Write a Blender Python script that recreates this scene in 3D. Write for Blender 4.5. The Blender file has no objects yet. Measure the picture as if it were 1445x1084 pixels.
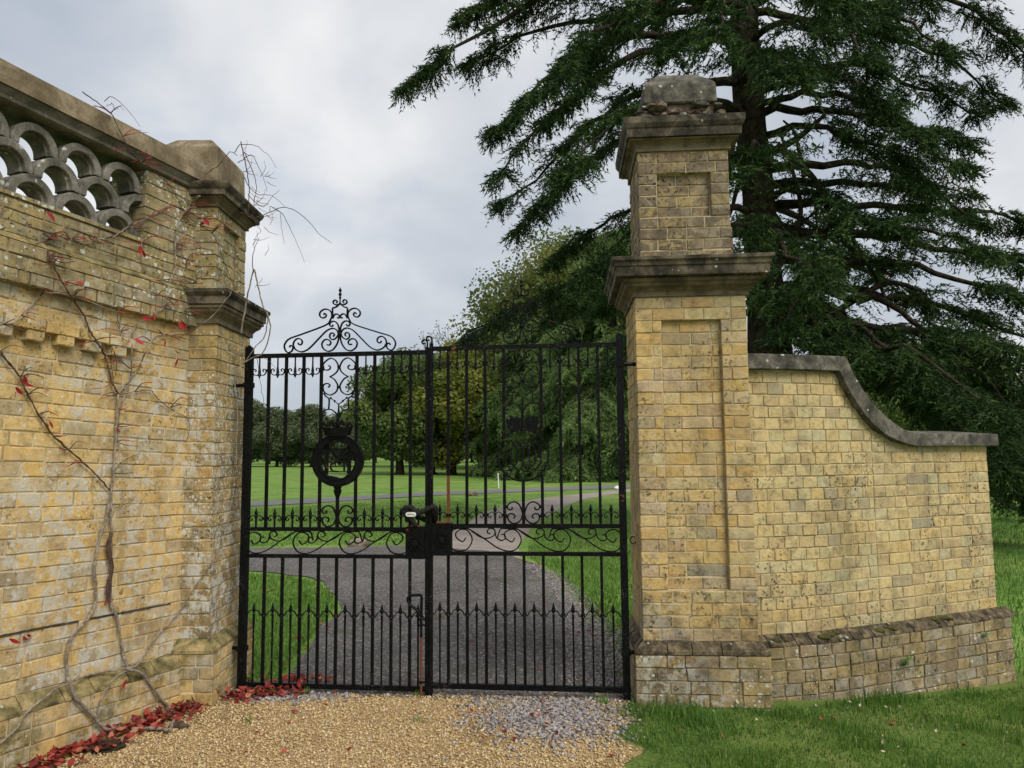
import bpy, bmesh, math, random
import numpy as np
from mathutils import Matrix, Vector

R = math.radians
random.seed(7)
rng = np.random.default_rng(11)
SC = bpy.context.scene
COL = SC.collection

# ------------------------------------------------------------------ camera
F, PITCH, ROLL, CH = 1044.0, R(5.36), R(0.5), 1.55
cam_d = bpy.data.cameras.new('camera')
cam_d.sensor_width = 36.0
cam_d.lens = F / 1445 * 36.0
cam_d.clip_start = 0.05
cam_d.clip_end = 3000
cam = bpy.data.objects.new('camera', cam_d)
COL.objects.link(cam)
cam.matrix_world = Matrix.Translation((0, 0, CH)) @ Matrix.Rotation(R(90) + PITCH, 4, 'X') @ Matrix.Rotation(-ROLL, 4, 'Z')
SC.camera = cam

# ------------------------------------------------------------------ light
SUN_AZ, SUN_EL = 140.0, 46.0            # compass-like: 0 = +Y, clockwise
sd = bpy.data.lights.new('sun', 'SUN')
sd.energy = 1.5
sd.angle = R(32)
sd.color = (1.0, 0.95, 0.87)
sun = bpy.data.objects.new('sun', sd)
COL.objects.link(sun)
sv = Vector((math.sin(R(SUN_AZ)) * math.cos(R(SUN_EL)), math.cos(R(SUN_AZ)) * math.cos(R(SUN_EL)), math.sin(R(SUN_EL))))
sun.rotation_euler = sv.to_track_quat('Z', 'Y').to_euler()
sun.location = (0, 0, 30)

world = bpy.data.worlds.new('World')
SC.world = world
world.use_nodes = True
wt = world.node_tree
for n in list(wt.nodes):
    wt.nodes.remove(n)


def nd(t, kind, **kw):
    n = t.nodes.new(kind)
    for k, v in kw.items():
        if k.startswith('i_'):
            key = k[2:]
            key = int(key) if key.isdigit() else key.replace('_', ' ')
            n.inputs[key].default_value = v
        else:
            setattr(n, k, v)
    return n


def lk(t, a, b):
    t.links.new(a, b)


def ramp(t, src, stops, interp='LINEAR'):
    n = t.nodes.new('ShaderNodeValToRGB')
    n.color_ramp.interpolation = interp
    els = n.color_ramp.elements
    while len(els) < len(stops):
        els.new(0.5)
    for e, (p, c) in zip(els, stops):
        e.position = p
        e.color = (c[0], c[1], c[2], 1) if isinstance(c, (tuple, list)) else (c, c, c, 1)
    if src is not None:
        lk(t, src, n.inputs[0])
    return n.outputs[0]


def math_n(t, op, a, b=0.0, c=None):
    n = t.nodes.new('ShaderNodeMath')
    n.operation = op
    for i, v in enumerate((a, b, c)):
        if v is None:
            continue
        if isinstance(v, (int, float)):
            n.inputs[i].default_value = v
        else:
            lk(t, v, n.inputs[i])
    return n.outputs[0]


def mixc(t, fac, a, b, mode='MIX'):
    n = t.nodes.new('ShaderNodeMix')
    n.data_type = 'RGBA'
    n.blend_type = mode
    n.clamp_factor = True
    for idx, v in ((0, fac), (6, a), (7, b)):
        if isinstance(v, (int, float)):
            n.inputs[idx].default_value = v
        elif isinstance(v, (tuple, list)):
            n.inputs[idx].default_value = (v[0], v[1], v[2], 1)
        else:
            lk(t, v, n.inputs[idx])
    return n.outputs[2]


def noise(t, vec, scale, detail=4, rough=0.55, out=0, dist=0.0):
    n = nd(t, 'ShaderNodeTexNoise')
    n.inputs['Scale'].default_value = scale
    n.inputs['Detail'].default_value = detail
    n.inputs['Roughness'].default_value = rough
    n.inputs['Distortion'].default_value = dist
    if vec is not None:
        lk(t, vec, n.inputs['Vector'])
    return n.outputs[out]


# sky: Nishita blue seen through a broken layer of grey-white cloud
sky = nd(wt, 'ShaderNodeTexSky', sky_type='NISHITA')
sky.sun_disc = False
sky.sun_elevation = R(SUN_EL)
sky.sun_rotation = R(SUN_AZ)
tc = nd(wt, 'ShaderNodeTexCoord')
sep = nd(wt, 'ShaderNodeSeparateXYZ')
lk(wt, tc.outputs['Generated'], sep.inputs[0])
zz = math_n(wt, 'ADD', math_n(wt, 'MAXIMUM', sep.outputs[2], 0.0), 0.42)
cx = math_n(wt, 'DIVIDE', sep.outputs[0], zz)
cy = math_n(wt, 'DIVIDE', sep.outputs[1], zz)
cmb = nd(wt, 'ShaderNodeCombineXYZ')
lk(wt, cx, cmb.inputs[0])
lk(wt, cy, cmb.inputs[1])
cmb.inputs[2].default_value = 3.3
n1 = noise(wt, cmb.outputs[0], 1.05, 4, 0.45, dist=0.2)
n2 = noise(wt, cmb.outputs[0], 2.8, 6, 0.52, dist=0.2)
cl = math_n(wt, 'ADD', math_n(wt, 'MULTIPLY', n1, 0.62), math_n(wt, 'MULTIPLY', n2, 0.38))
ccol = ramp(wt, cl, [(0.36, (2.20, 2.42, 2.76)), (0.45, (2.68, 2.90, 3.22)), (0.52, (3.22, 3.40, 3.66)), (0.60, (4.15, 4.22, 4.32)), (0.68, (5.0, 4.98, 4.95))])
cov = ramp(wt, n2, [(0.30, 0.86), (0.45, 0.96)])
skyc = mixc(wt, cov, sky.outputs[0], ccol)
bg = nd(wt, 'ShaderNodeBackground')
bg.inputs[1].default_value = 0.10
lk(wt, skyc, bg.inputs[0])
wo = nd(wt, 'ShaderNodeOutputWorld')
lk(wt, bg.outputs[0], wo.inputs[0])

vs = SC.view_settings
vs.view_transform = 'Standard'
vs.look = 'None'
vs.gamma = 1.0
vs.use_curve_mapping = False
vs.exposure = 0.95
SC.cycles.use_denoising = True
SC.cycles.max_bounces = 6
SC.cycles.diffuse_bounces = 3
SC.cycles.transmission_bounces = 3
SC.cycles.glossy_bounces = 2
SC.cycles.transparent_max_bounces = 4


# ------------------------------------------------------------------ pixel -> place (photograph pixels)
def ray(x, y):
    a = (x - 722.5) / F
    b = (542 - y) / F
    u = a * math.cos(ROLL) + b * math.sin(ROLL)
    v = -a * math.sin(ROLL) + b * math.cos(ROLL)
    return np.array([u, math.cos(PITCH) - v * math.sin(PITCH), math.sin(PITCH) + v * math.cos(PITCH)])


O3 = np.array([0, 0, CH])


def atz(x, y, z=0.0):
    r = ray(x, y)
    return O3 + r * ((z - CH) / r[2])


def aty(x, y, Y):
    r = ray(x, y)
    return O3 + r * (Y / r[1])


def onplane(x, y, p, n):
    r = ray(x, y)
    return O3 + r * (np.dot(np.array(p, float) - O3, n) / np.dot(r, n))


def proj(P):
    d = np.array(P, float) - O3
    c, s = math.cos(PITCH), math.sin(PITCH)
    f = d[1] * c + d[2] * s
    up = -d[1] * s + d[2] * c
    if f < 0.05:
        return (-9e9, -9e9)
    u, v = d[0] / f, up / f
    a = u * math.cos(ROLL) - v * math.sin(ROLL)
    b = u * math.sin(ROLL) + v * math.cos(ROLL)
    return (722.5 + F * a, 542 - F * b)


# ------------------------------------------------------------------ materials
def new_mat(name):
    m = bpy.data.materials.new(name)
    m.use_nodes = True
    t = m.node_tree
    for n in list(t.nodes):
        t.nodes.remove(n)
    out = t.nodes.new('ShaderNodeOutputMaterial')
    b = t.nodes.new('ShaderNodeBsdfPrincipled')
    lk(t, b.outputs[0], out.inputs[0])
    return m, t, b, out


def bump(t, b, h, strength=0.5, dist=0.01):
    n = nd(t, 'ShaderNodeBump')
    n.inputs['Strength'].default_value = strength
    n.inputs['Distance'].default_value = dist
    lk(t, h, n.inputs['Height'])
    lk(t, n.outputs[0], b.inputs['Normal'])


def pos(t):
    return nd(t, 'ShaderNodeNewGeometry').outputs['Position']


def piece_random(t):
    a = nd(t, 'ShaderNodeObjectInfo').outputs['Random']
    b = nd(t, 'ShaderNodeNewGeometry').outputs['Random Per Island']
    return math_n(t, 'FRACT', math_n(t, 'ADD', a, b))


def lichen_mask(t, p, scale, amount, patch_scale=2.0, big=1.0):
    """round spots, gathered in patches"""
    v = nd(t, 'ShaderNodeTexVoronoi')
    v.inputs['Scale'].default_value = scale
    warp = noise(t, p, scale * 2.2, 2, 0.5, out=1)
    vv = nd(t, 'ShaderNodeVectorMath', operation='MULTIPLY_ADD')
    lk(t, warp, vv.inputs[0])
    vv.inputs[1].default_value = (0.45 / scale,) * 3
    lk(t, p, vv.inputs[2])
    lk(t, vv.outputs[0], v.inputs['Vector'])
    s = nd(t, 'ShaderNodeSeparateColor')
    lk(t, v.outputs['Color'], s.inputs[0])
    patch = noise(t, p, patch_scale, 3, 0.6)
    rad = math_n(t, 'MULTIPLY', math_n(t, 'SUBTRACT', s.outputs[0], 1.0 - amount), big)
    rad = math_n(t, 'MULTIPLY', rad, ramp(t, patch, [(0.40, 0.25), (0.56, 1.0)]))
    d = math_n(t, 'SUBTRACT', rad, v.outputs['Distance'])
    return ramp(t, d, [(0.0, 0.0), (0.07, 1.0)])


def calm(stops, k, f=1.0):
    """pull a palette towards its mean"""
    m_ = np.mean([c for _, c in stops], 0)
    return [(p, tuple(f * (np.array(c) * (1 - k) + m_ * k))) for p, c in stops]


def brick_mat(name, stops, soot=0.35, lichen=0.3, lichen2=0.0, moss=0.0, orange=0.0, lscale=22, flake=0.0):
    m, t, b, out = new_mat(name)
    p = pos(t)
    rnd = piece_random(t)
    col = ramp(t, rnd, stops, 'LINEAR')
    # grain inside a brick
    g = noise(t, p, 30, 6, 0.68)
    col = mixc(t, 0.70, col, ramp(t, g, [(0.28, (0.50, 0.47, 0.42)), (0.46, (1.02, 1.01, 1.0)), (0.70, (1.28, 1.25, 1.2))]), 'MULTIPLY')
    # broad change of tone from place to place
    br = noise(t, p, 1.7, 4, 0.6)
    col = mixc(t, 0.8, col, ramp(t, br, [(0.36, (0.82, 0.80, 0.76)), (0.48, (1.03, 1.03, 1.02)), (0.64, (1.16, 1.14, 1.08))]), 'MULTIPLY')
    # whole bricks gone grey
    r2 = math_n(t, 'FRACT', math_n(t, 'MULTIPLY', rnd, 17.31))
    col = mixc(t, ramp(t, r2, [(0.86, 0.0), (0.97, min(1.0, 0.30 + soot * 0.6))]), col, (0.27, 0.235, 0.17))
    if flake > 0:
        fl = noise(t, p, 10.5, 7, 0.62, dist=0.8)
        col = mixc(t, math_n(t, 'MULTIPLY', ramp(t, fl, [(0.50, 0.0), (0.525, 1.0)]), flake), col, mixc(t, g, (0.13, 0.095, 0.06), (0.24, 0.18, 0.115)))
    # sooty blotches
    w = noise(t, p, 8.5, 7, 0.68, dist=0.6)
    wm = math_n(t, 'MULTIPLY', ramp(t, w, [(0.50, 0.0), (0.62, 1.0)]), min(1.0, soot * 1.25))
    col = mixc(t, wm, col, mixc(t, 0.62, col, (0.085, 0.07, 0.05)))
    # rain streaks running down the face
    mp_ = nd(t, 'ShaderNodeMapping')
    mp_.inputs['Scale'].default_value = (9.0, 9.0, 0.9)
    lk(t, p, mp_.inputs['Vector'])
    sk = noise(t, mp_.outputs[0], 1.0, 5, 0.6)
    skm = math_n(t, 'MULTIPLY', ramp(t, sk, [(0.52, 0.0), (0.66, 1.0)]), min(1.0, soot * 1.1))
    col = mixc(t, skm, col, mixc(t, 0.55, col, (0.09, 0.078, 0.058)))
    # hard black specks in clusters
    s = noise(t, p, 48, 4, 0.65)
    s2 = noise(t, p, 2.6, 4, 0.6)
    sm = math_n(t, 'MULTIPLY', ramp(t, s, [(0.56, 0.0), (0.61, 1.0)]), ramp(t, s2, [(0.48, 0.0), (0.58, min(1.0, soot * 2.0))]))
    col = mixc(t, sm, col, (0.038, 0.03, 0.022))
    if moss > 0:
        mo = noise(t, p, 5.2, 6, 0.7)
        col = mixc(t, math_n(t, 'MULTIPLY', ramp(t, mo, [(0.47, 0.0), (0.60, 1.0)]), moss), col, (0.105, 0.105, 0.035))
    if lichen2 > 0:
        q = noise(t, p, 13, 9, 0.75)
        q2 = noise(t, p, 1.9, 4, 0.65)
        lm = math_n(t, 'MULTIPLY', ramp(t, q, [(0.49, 0.0), (0.55, 1.0)]), ramp(t, q2, [(0.42, 0.0), (0.56, lichen2)]))
        col = mixc(t, lm, col, (0.52, 0.51, 0.45))
    if lichen > 0:
        col = mixc(t, math_n(t, 'MULTIPLY', lichen_mask(t, p, lscale, lichen, 2.3), 0.85), col, (0.56, 0.57, 0.50))
        col = mixc(t, math_n(t, 'MULTIPLY', lichen_mask(t, p, lscale * 2.6, lichen * 1.2, 1.7), 0.85), col, (0.58, 0.59, 0.53))
    if orange > 0:
        col = mixc(t, math_n(t, 'MULTIPLY', lichen_mask(t, p, 18, orange, 3.0), 0.9), col, (0.50, 0.25, 0.03))
    lk(t, col, b.inputs['Base Color'])
    b.inputs['Roughness'].default_value = 0.92
    b.inputs['Specular IOR Level'].default_value = 0.25
    hb = math_n(t, 'ADD', math_n(t, 'MULTIPLY', noise(t, p, 75, 6, 0.75), 0.7), math_n(t, 'MULTIPLY', noise(t, p, 16, 4, 0.65), 0.9))
    bump(t, b, hb, 0.7, 0.010)
    return m


BUFF = [(0.0, (0.50, 0.35, 0.135)), (0.16, (0.56, 0.41, 0.18)), (0.30, (0.46, 0.305, 0.10)), (0.45, (0.53, 0.39, 0.185)),
        (0.58, (0.44, 0.375, 0.20)), (0.70, (0.52, 0.34, 0.12)), (0.82, (0.38, 0.265, 0.13)), (0.92, (0.46, 0.36, 0.25)), (1.0, (0.54, 0.395, 0.18))]
PALE = [(0.0, (0.53, 0.39, 0.175)), (0.2, (0.56, 0.435, 0.225)), (0.35, (0.47, 0.41, 0.225)), (0.5, (0.52, 0.365, 0.145)),
        (0.64, (0.43, 0.40, 0.26)), (0.76, (0.54, 0.42, 0.205)), (0.9, (0.40, 0.30, 0.165)), (1.0, (0.51, 0.38, 0.175))]
WARM = [(0.0, (0.58, 0.40, 0.155)), (0.2, (0.62, 0.455, 0.20)), (0.4, (0.55, 0.36, 0.12)), (0.6, (0.58, 0.43, 0.20)),
        (0.78, (0.45, 0.325, 0.16)), (0.9, (0.42, 0.36, 0.225)), (1.0, (0.56, 0.395, 0.17))]
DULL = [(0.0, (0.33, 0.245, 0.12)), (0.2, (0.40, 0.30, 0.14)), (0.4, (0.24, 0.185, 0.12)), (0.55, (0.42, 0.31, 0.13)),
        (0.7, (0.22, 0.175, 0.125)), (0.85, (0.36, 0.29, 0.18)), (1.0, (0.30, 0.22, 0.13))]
GREYB = [(0.0, (0.25, 0.205, 0.13)), (0.3, (0.32, 0.25, 0.14)), (0.55, (0.19, 0.155, 0.105)), (0.8, (0.29, 0.235, 0.155)), (1.0, (0.22, 0.175, 0.11))]
OLIVE = [(0.0, (0.33, 0.26, 0.115)), (0.25, (0.41, 0.31, 0.14)), (0.5, (0.28, 0.22, 0.11)), (0.75, (0.37, 0.29, 0.155)), (1.0, (0.30, 0.24, 0.125))]

M = {}
M['brick_pillar'] = brick_mat('brick_pillar', calm(BUFF, 0.2), 0.40, 0.18, 0.22)
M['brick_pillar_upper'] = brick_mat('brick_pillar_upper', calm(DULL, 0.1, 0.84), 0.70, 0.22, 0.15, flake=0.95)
M['brick_pillar_low'] = brick_mat('brick_pillar_low', calm(BUFF, 0.2, 0.95), 0.85, 0.24, 0.30)
M['brick_plinth'] = brick_mat('brick_plinth', calm(DULL, 0.2, 0.95), 0.80, 0.42, 0.62, 0.45, orange=0.45)
M['brick_wing'] = brick_mat('brick_wing', calm(PALE, 0.3), 0.46, 0.08, 0.06)
M['brick_wing_plinth'] = brick_mat('brick_wing_plinth', calm(DULL, 0.2, 0.88), 0.75, 0.34, 0.30, 0.35)
M['brick_left'] = brick_mat('brick_left', calm(WARM, 0.15, 0.97), 0.34, 0.38, 0.78, 0.0)
M['brick_left_top'] = brick_mat('brick_left_top', calm(OLIVE, 0.1, 0.92), 0.55, 0.48, 0.25, 0.40, lscale=15)
M['brick_left_plinth'] = brick_mat('brick_left_plinth', calm(WARM, 0.2, 0.95), 0.42, 0.28, 0.50, 0.60)
M['brick_pier_left'] = brick_mat('brick_pier_left', calm(WARM, 0.1, 0.74), 0.65, 0.55, 1.0, 0.25)


def simple_mat(name, c1, c2, scale=8, rough=0.9, bumpk=0.3, bscale=60, c3=None, spec=0.3, lichen=0.0, streak=False, bdist=0.006):
    m, t, b, out = new_mat(name)
    p = pos(t)
    n = noise(t, p, scale, 6, 0.65, dist=0.4)
    stops = [(0.38, c1), (0.60, c2)] if c3 is None else [(0.37, c1), (0.50, c2), (0.63, c3)]
    col = ramp(t, n, stops)
    f = noise(t, p, bscale * 1.4, 4, 0.6)
    col = mixc(t, 0.4, col, ramp(t, f, [(0.32, 0.45), (0.62, 1.2)]), 'MULTIPLY')
    if lichen > 0:
        col = mixc(t, math_n(t, 'MULTIPLY', lichen_mask(t, p, 26, lichen, 2.0), 0.75), col, (0.50, 0.51, 0.45))
    lk(t, col, b.inputs['Base Color'])
    b.inputs['Roughness'].default_value = rough
    b.inputs['Specular IOR Level'].default_value = spec
    if bumpk:
        bump(t, b, noise(t, p, bscale, 6, 0.7), bumpk, bdist)
    return m


M['mortar'] = simple_mat('mortar', (0.34, 0.27, 0.15), (0.62, 0.51, 0.32), 5, 0.95, 0.5, 120)
M['mortar_dark'] = simple_mat('mortar_dark', (0.12, 0.09, 0.055), (0.36, 0.285, 0.17), 9, 0.95, 0.5, 120)
M['mortar_slate'] = simple_mat('damp_course_slate', (0.03, 0.028, 0.024), (0.085, 0.078, 0.064), 20, 0.9, 0.5, 80)
M['stone'] = simple_mat('cornice_stone', (0.022, 0.019, 0.014), (0.070, 0.058, 0.040), 8, 0.9, 0.8, 50, c3=(0.165, 0.138, 0.096), lichen=0.30)
M['stone_light'] = simple_mat('cornice_stone_bed', (0.075, 0.061, 0.039), (0.19, 0.153, 0.096), 7, 0.9, 0.6, 50, lichen=0.16)
M['coping'] = simple_mat('coping_stone', (0.040, 0.037, 0.030), (0.095, 0.085, 0.067), 9, 0.92, 1.0, 50, c3=(0.185, 0.168, 0.135), lichen=0.34)
M['coping_left'] = simple_mat('coping_stone_brown', (0.105, 0.078, 0.046), (0.19, 0.145, 0.09), 5, 0.9, 0.35, 50, c3=(0.31, 0.25, 0.165), lichen=0.2)
M['moulding'] = simple_mat('moulding_stone', (0.075, 0.068, 0.052), (0.19, 0.17, 0.135), 6, 0.9, 0.35, 50, lichen=0.2)
M['tile'] = simple_mat('screen_tile', (0.065, 0.060, 0.048), (0.14, 0.128, 0.105), 8, 0.9, 0.35, 60, c3=(0.235, 0.215, 0.18), lichen=0.42)
M['weather'] = simple_mat('plinth_weathering', (0.035, 0.028, 0.02), (0.11, 0.085, 0.05), 14, 0.95, 0.8, 60, c3=(0.24, 0.19, 0.11), lichen=0.36, bdist=0.02)
M['weather_left'] = simple_mat('plinth_weathering_mossy', (0.07, 0.06, 0.024), (0.22, 0.18, 0.075), 8, 0.95, 0.7, 60, c3=(0.42, 0.32, 0.15), lichen=0.3, bdist=0.015)
M['rubble'] = simple_mat('rubble', (0.05, 0.036, 0.026), (0.135, 0.095, 0.068), 16, 0.95, 0.8, 60, c3=(0.24, 0.20, 0.145))


def iron_mat(name, rust):
    m, t, b, out = new_mat(name)
    p = pos(t)
    n = noise(t, p, 45, 4, 0.7)
    n2 = noise(t, p, 4, 3, 0.6)
    col = ramp(t, n, [(0.40, (0.0022, 0.0026, 0.003)), (0.70, (0.008, 0.0085, 0.0085))])
    fleck = math_n(t, 'MULTIPLY', ramp(t, noise(t, p, 130, 2, 0.5), [(0.66, 0.0), (0.70, 1.0)]), ramp(t, n2, [(0.5, 0.0), (0.6, 0.5)]))
    col = mixc(t, fleck, col, (0.30, 0.31, 0.28))
    rm = ramp(t, noise(t, p, 14, 5, 0.6), [(rust, 0.0), (rust + 0.06, 0.9)])
    col = mixc(t, rm, col, (0.16, 0.062, 0.03))
    lk(t, col, b.inputs['Base Color'])
    lk(t, ramp(t, n, [(0.35, 0.32), (0.7, 0.6)]), b.inputs['Roughness'])
    b.inputs['Specular IOR Level'].default_value = 0.12
    bump(t, b, n, 0.25, 0.003)
    return m


M['iron'] = iron_mat('black_painted_iron', 0.665)
M['iron_rust'] = iron_mat('bare_rusty_iron', 0.28)
M['bark'] = simple_mat('cedar_bark', (0.022, 0.018, 0.013), (0.075, 0.06, 0.043), 9, 0.95, 0.9, 26, spec=0.1, bdist=0.05)
M['bark_far'] = simple_mat('tree_bark', (0.025, 0.022, 0.016), (0.07, 0.058, 0.042), 3, 0.95, 0.0, 10, spec=0.1)
M['stem'] = simple_mat('creeper_stem_bark', (0.14, 0.11, 0.085), (0.32, 0.27, 0.215), 30, 0.9, 0.3, 90)
M['stem_dark'] = simple_mat('creeper_twig_bark', (0.045, 0.028, 0.02), (0.12, 0.075, 0.05), 30, 0.9, 0.0, 90)
M['twig_red'] = simple_mat('red_leaf_stalk', (0.20, 0.018, 0.016), (0.40, 0.05, 0.035), 30, 0.7, 0.0, 90)
M['fabric'] = simple_mat('lock_fabric', (0.006, 0.006, 0.008), (0.02, 0.02, 0.022), 60, 0.85, 0.5, 220)
M['tag'] = simple_mat('lock_tag', (0.72, 0.72, 0.66), (0.82, 0.82, 0.78), 20, 0.5, 0.0, 60)
M['moss'] = simple_mat('moss', (0.035, 0.045, 0.010), (0.10, 0.085, 0.022), 50, 0.98, 0.8, 120)
M['post_paint'] = simple_mat('marker_post_paint', (0.70, 0.70, 0.66), (0.82, 0.82, 0.8), 8, 0.6, 0.0)
M['boulder'] = simple_mat('boulder_stone', (0.12, 0.10, 0.07), (0.30, 0.25, 0.18), 5, 0.9, 0.6, 20)


def leaf_mat(name, stops, trans=0.25, rough=0.6, attr='tint', spec=0.3):
    m, t, b, out = new_mat(name)
    a = nd(t, 'ShaderNodeAttribute', attribute_name=attr)
    col = ramp(t, a.outputs['Fac'], stops)
    lk(t, col, b.inputs['Base Color'])
    b.inputs['Roughness'].default_value = rough
    b.inputs['Specular IOR Level'].default_value = spec
    if trans > 0:
        tr = nd(t, 'ShaderNodeBsdfTranslucent')
        lk(t, col, tr.inputs['Color'])
        mx = nd(t, 'ShaderNodeMixShader')
        mx.inputs[0].default_value = trans
        lk(t, b.outputs[0], mx.inputs[1])
        lk(t, tr.outputs[0], mx.inputs[2])
        lk(t, mx.outputs[0], out.inputs[0])
    return m


M['needles'] = leaf_mat('cedar_needles', [(0.0, (0.013, 0.027, 0.011)), (0.45, (0.032, 0.064, 0.019)), (0.80, (0.076, 0.130, 0.034)), (1.0, (0.15, 0.20, 0.055))], 0.22, 0.65, spec=0.12)
M['needles_far'] = leaf_mat('field_cedar_needles', [(0.0, (0.085, 0.145, 0.050)), (0.5, (0.165, 0.25, 0.085)), (1.0, (0.29, 0.37, 0.13))], 0.5, 0.7, spec=0.1)
M['leaf_green'] = leaf_mat('leaves_green', [(0.0, (0.065, 0.105, 0.032)), (0.6, (0.130, 0.195, 0.052)), (0.9, (0.25, 0.29, 0.08)), (1.0, (0.40, 0.33, 0.10))], 0.5)
M['leaf_olive'] = leaf_mat('leaves_olive', [(0.0, (0.070, 0.105, 0.028)), (0.55, (0.145, 0.185, 0.046)), (0.9, (0.25, 0.25, 0.06)), (1.0, (0.38, 0.28, 0.07))], 0.5)
M['leaf_yellow'] = leaf_mat('leaves_turning_yellow', [(0.0, (0.10, 0.135, 0.030)), (0.55, (0.20, 0.235, 0.045)), (0.88, (0.33, 0.31, 0.06)), (1.0, (0.45, 0.35, 0.07))], 0.5)
M['leaf_far'] = leaf_mat('leaves_grey_green', [(0.0, (0.075, 0.105, 0.052)), (1.0, (0.155, 0.19, 0.085))], 0.4)
M['grass_blade'] = leaf_mat('grass_blades', [(0.0, (0.052, 0.115, 0.018)), (0.45, (0.110, 0.225, 0.036)), (0.8, (0.195, 0.310, 0.060)), (1.0, (0.42, 0.39, 0.17))], 0.35, 0.55)
M['leaf_red'] = leaf_mat('red_leaves', [(0.0, (0.10, 0.016, 0.014)), (0.45, (0.27, 0.034, 0.026)), (0.75, (0.42, 0.085, 0.06)), (1.0, (0.42, 0.20, 0.10))], 0.2)
M['leaf_bright'] = leaf_mat('scarlet_leaves', [(0.0, (0.24, 0.012, 0.016)), (1.0, (0.52, 0.045, 0.04))], 0.3)
M['leaf_pale'] = leaf_mat('pale_fallen_leaves', [(0.0, (0.42, 0.36, 0.22)), (1.0, (0.72, 0.67, 0.52))], 0.2)
M['gravel_tan'] = leaf_mat('tan_gravel', [(0.0, (0.20, 0.13, 0.06)), (0.3, (0.43, 0.295, 0.14)), (0.65, (0.58, 0.43, 0.22)), (0.9, (0.70, 0.58, 0.38)), (1.0, (0.34, 0.32, 0.30))], 0.0, 0.85)
M['gravel_grey'] = leaf_mat('grey_slate_chippings', [(0.0, (0.15, 0.135, 0.135)), (0.45, (0.27, 0.245, 0.24)), (0.75, (0.40, 0.365, 0.35)), (0.9, (0.38, 0.29, 0.20)), (1.0, (0.52, 0.43, 0.31))], 0.0, 0.8)


def ground_mat(name, cols, s1=1.2, s2=40, bumpk=0.5, bs=60, bd=0.02, extra=None):
    m, t, b, out = new_mat(name)
    p = pos(t)
    a = noise(t, p, s1, 5, 0.6, dist=0.5)
    c = ramp(t, a, cols)
    f = noise(t, p, s2, 4, 0.7)
    c = mixc(t, 0.7, c, ramp(t, f, [(0.30, 0.45), (0.5, 0.95), (0.70, 1.45)]), 'MULTIPLY')
    if extra:
        c = extra(t, p, c)
    lk(t, c, b.inputs['Base Color'])
    b.inputs['Roughness'].default_value = 0.95
    b.inputs['Specular IOR Level'].default_value = 0.15
    bump(t, b, noise(t, p, bs, 4, 0.7), bumpk, bd)
    return m


def turf_extra(t, p, c):
    c = mixc(t, ramp(t, noise(t, p, 0.22, 5, 0.7), [(0.50, 0.0), (0.66, 0.75)]), c, (0.245, 0.285, 0.085))
    c = mixc(t, ramp(t, noise(t, p, 2.6, 5, 0.7), [(0.52, 0.0), (0.66, 0.6)]), c, (0.075, 0.135, 0.026))
    return c


M['grass'] = ground_mat('mown_grass', [(0.32, (0.095, 0.185, 0.030)), (0.5, (0.145, 0.255, 0.044)), (0.68, (0.215, 0.315, 0.075))], 0.7, 9, 0.7, 7, 0.08, turf_extra)


def tar_extra(t, p, c):
    v = nd(t, 'ShaderNodeTexVoronoi')
    v.inputs['Scale'].default_value = 70
    lk(t, p, v.inputs['Vector'])
    s = nd(t, 'ShaderNodeSeparateColor')
    lk(t, v.outputs['Color'], s.inputs[0])
    c = mixc(t, ramp(t, s.outputs[0], [(0.80, 0.0), (0.9, 0.75)]), c, (0.34, 0.31, 0.28))
    c = mixc(t, ramp(t, s.outputs[1], [(0.74, 0.0), (0.9, 0.7)]), c, (0.035, 0.033, 0.033))
    c = mixc(t, ramp(t, noise(t, p, 1.7, 5, 0.7), [(0.56, 0.0), (0.68, 0.55)]), c, (0.055, 0.062, 0.018))
    return c


M['lawn_base'] = ground_mat('long_grass_floor', [(0.32, (0.080, 0.130, 0.024)), (0.5, (0.125, 0.190, 0.038)), (0.68, (0.20, 0.22, 0.07))], 1.6, 60, 0.8, 60, 0.02)
M['tarmac'] = ground_mat('worn_tarmac', [(0.3, (0.078, 0.072, 0.068)), (0.5, (0.112, 0.104, 0.098)), (0.7, (0.152, 0.141, 0.132))], 0.9, 130, 0.5, 140, 0.006, tar_extra)
M['road'] = ground_mat('grey_road', [(0.3, (0.15, 0.145, 0.15)), (0.7, (0.20, 0.19, 0.195))], 0.8, 60, 0.2, 60, 0.01)
M['track'] = ground_mat('pinkish_gravel_track', [(0.3, (0.24, 0.205, 0.175)), (0.5, (0.32, 0.275, 0.24)), (0.72, (0.37, 0.33, 0.27))], 0.8, 26, 0.6, 40, 0.02)
M['forecourt'] = ground_mat('tan_gravel_bed', [(0.3, (0.28, 0.19, 0.09)), (0.5, (0.42, 0.29, 0.145)), (0.7, (0.48, 0.36, 0.19))], 2.0, 120, 0.8, 110, 0.01)
M['soil'] = ground_mat('damp_soil', [(0.3, (0.03, 0.022, 0.015)), (0.7, (0.075, 0.055, 0.035))], 3.0, 60, 0.8, 60, 0.02)


# ------------------------------------------------------------------ object helpers
def tag(o, label=None, cat=None, group=None, kind=None):
    if label:
        o['label'] = label
    if cat:
        o['category'] = cat
    if group:
        o['group'] = group
    if kind:
        o['kind'] = kind
    return o


def empty(name, loc, rz=0.0):
    o = bpy.data.objects.new(name, None)
    o.empty_display_size = 0.1
    COL.objects.link(o)
    o.location = loc
    o.rotation_euler = (0, 0, rz)
    return o


def link(name, me, parent=None, loc=None, rz=None):
    o = bpy.data.objects.new(name, me)
    COL.objects.link(o)
    if parent is not None:
        o.parent = parent
    if loc is not None:
        o.location = loc
    if rz is not None:
        o.rotation_euler = (0, 0, rz)
    return o


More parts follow.
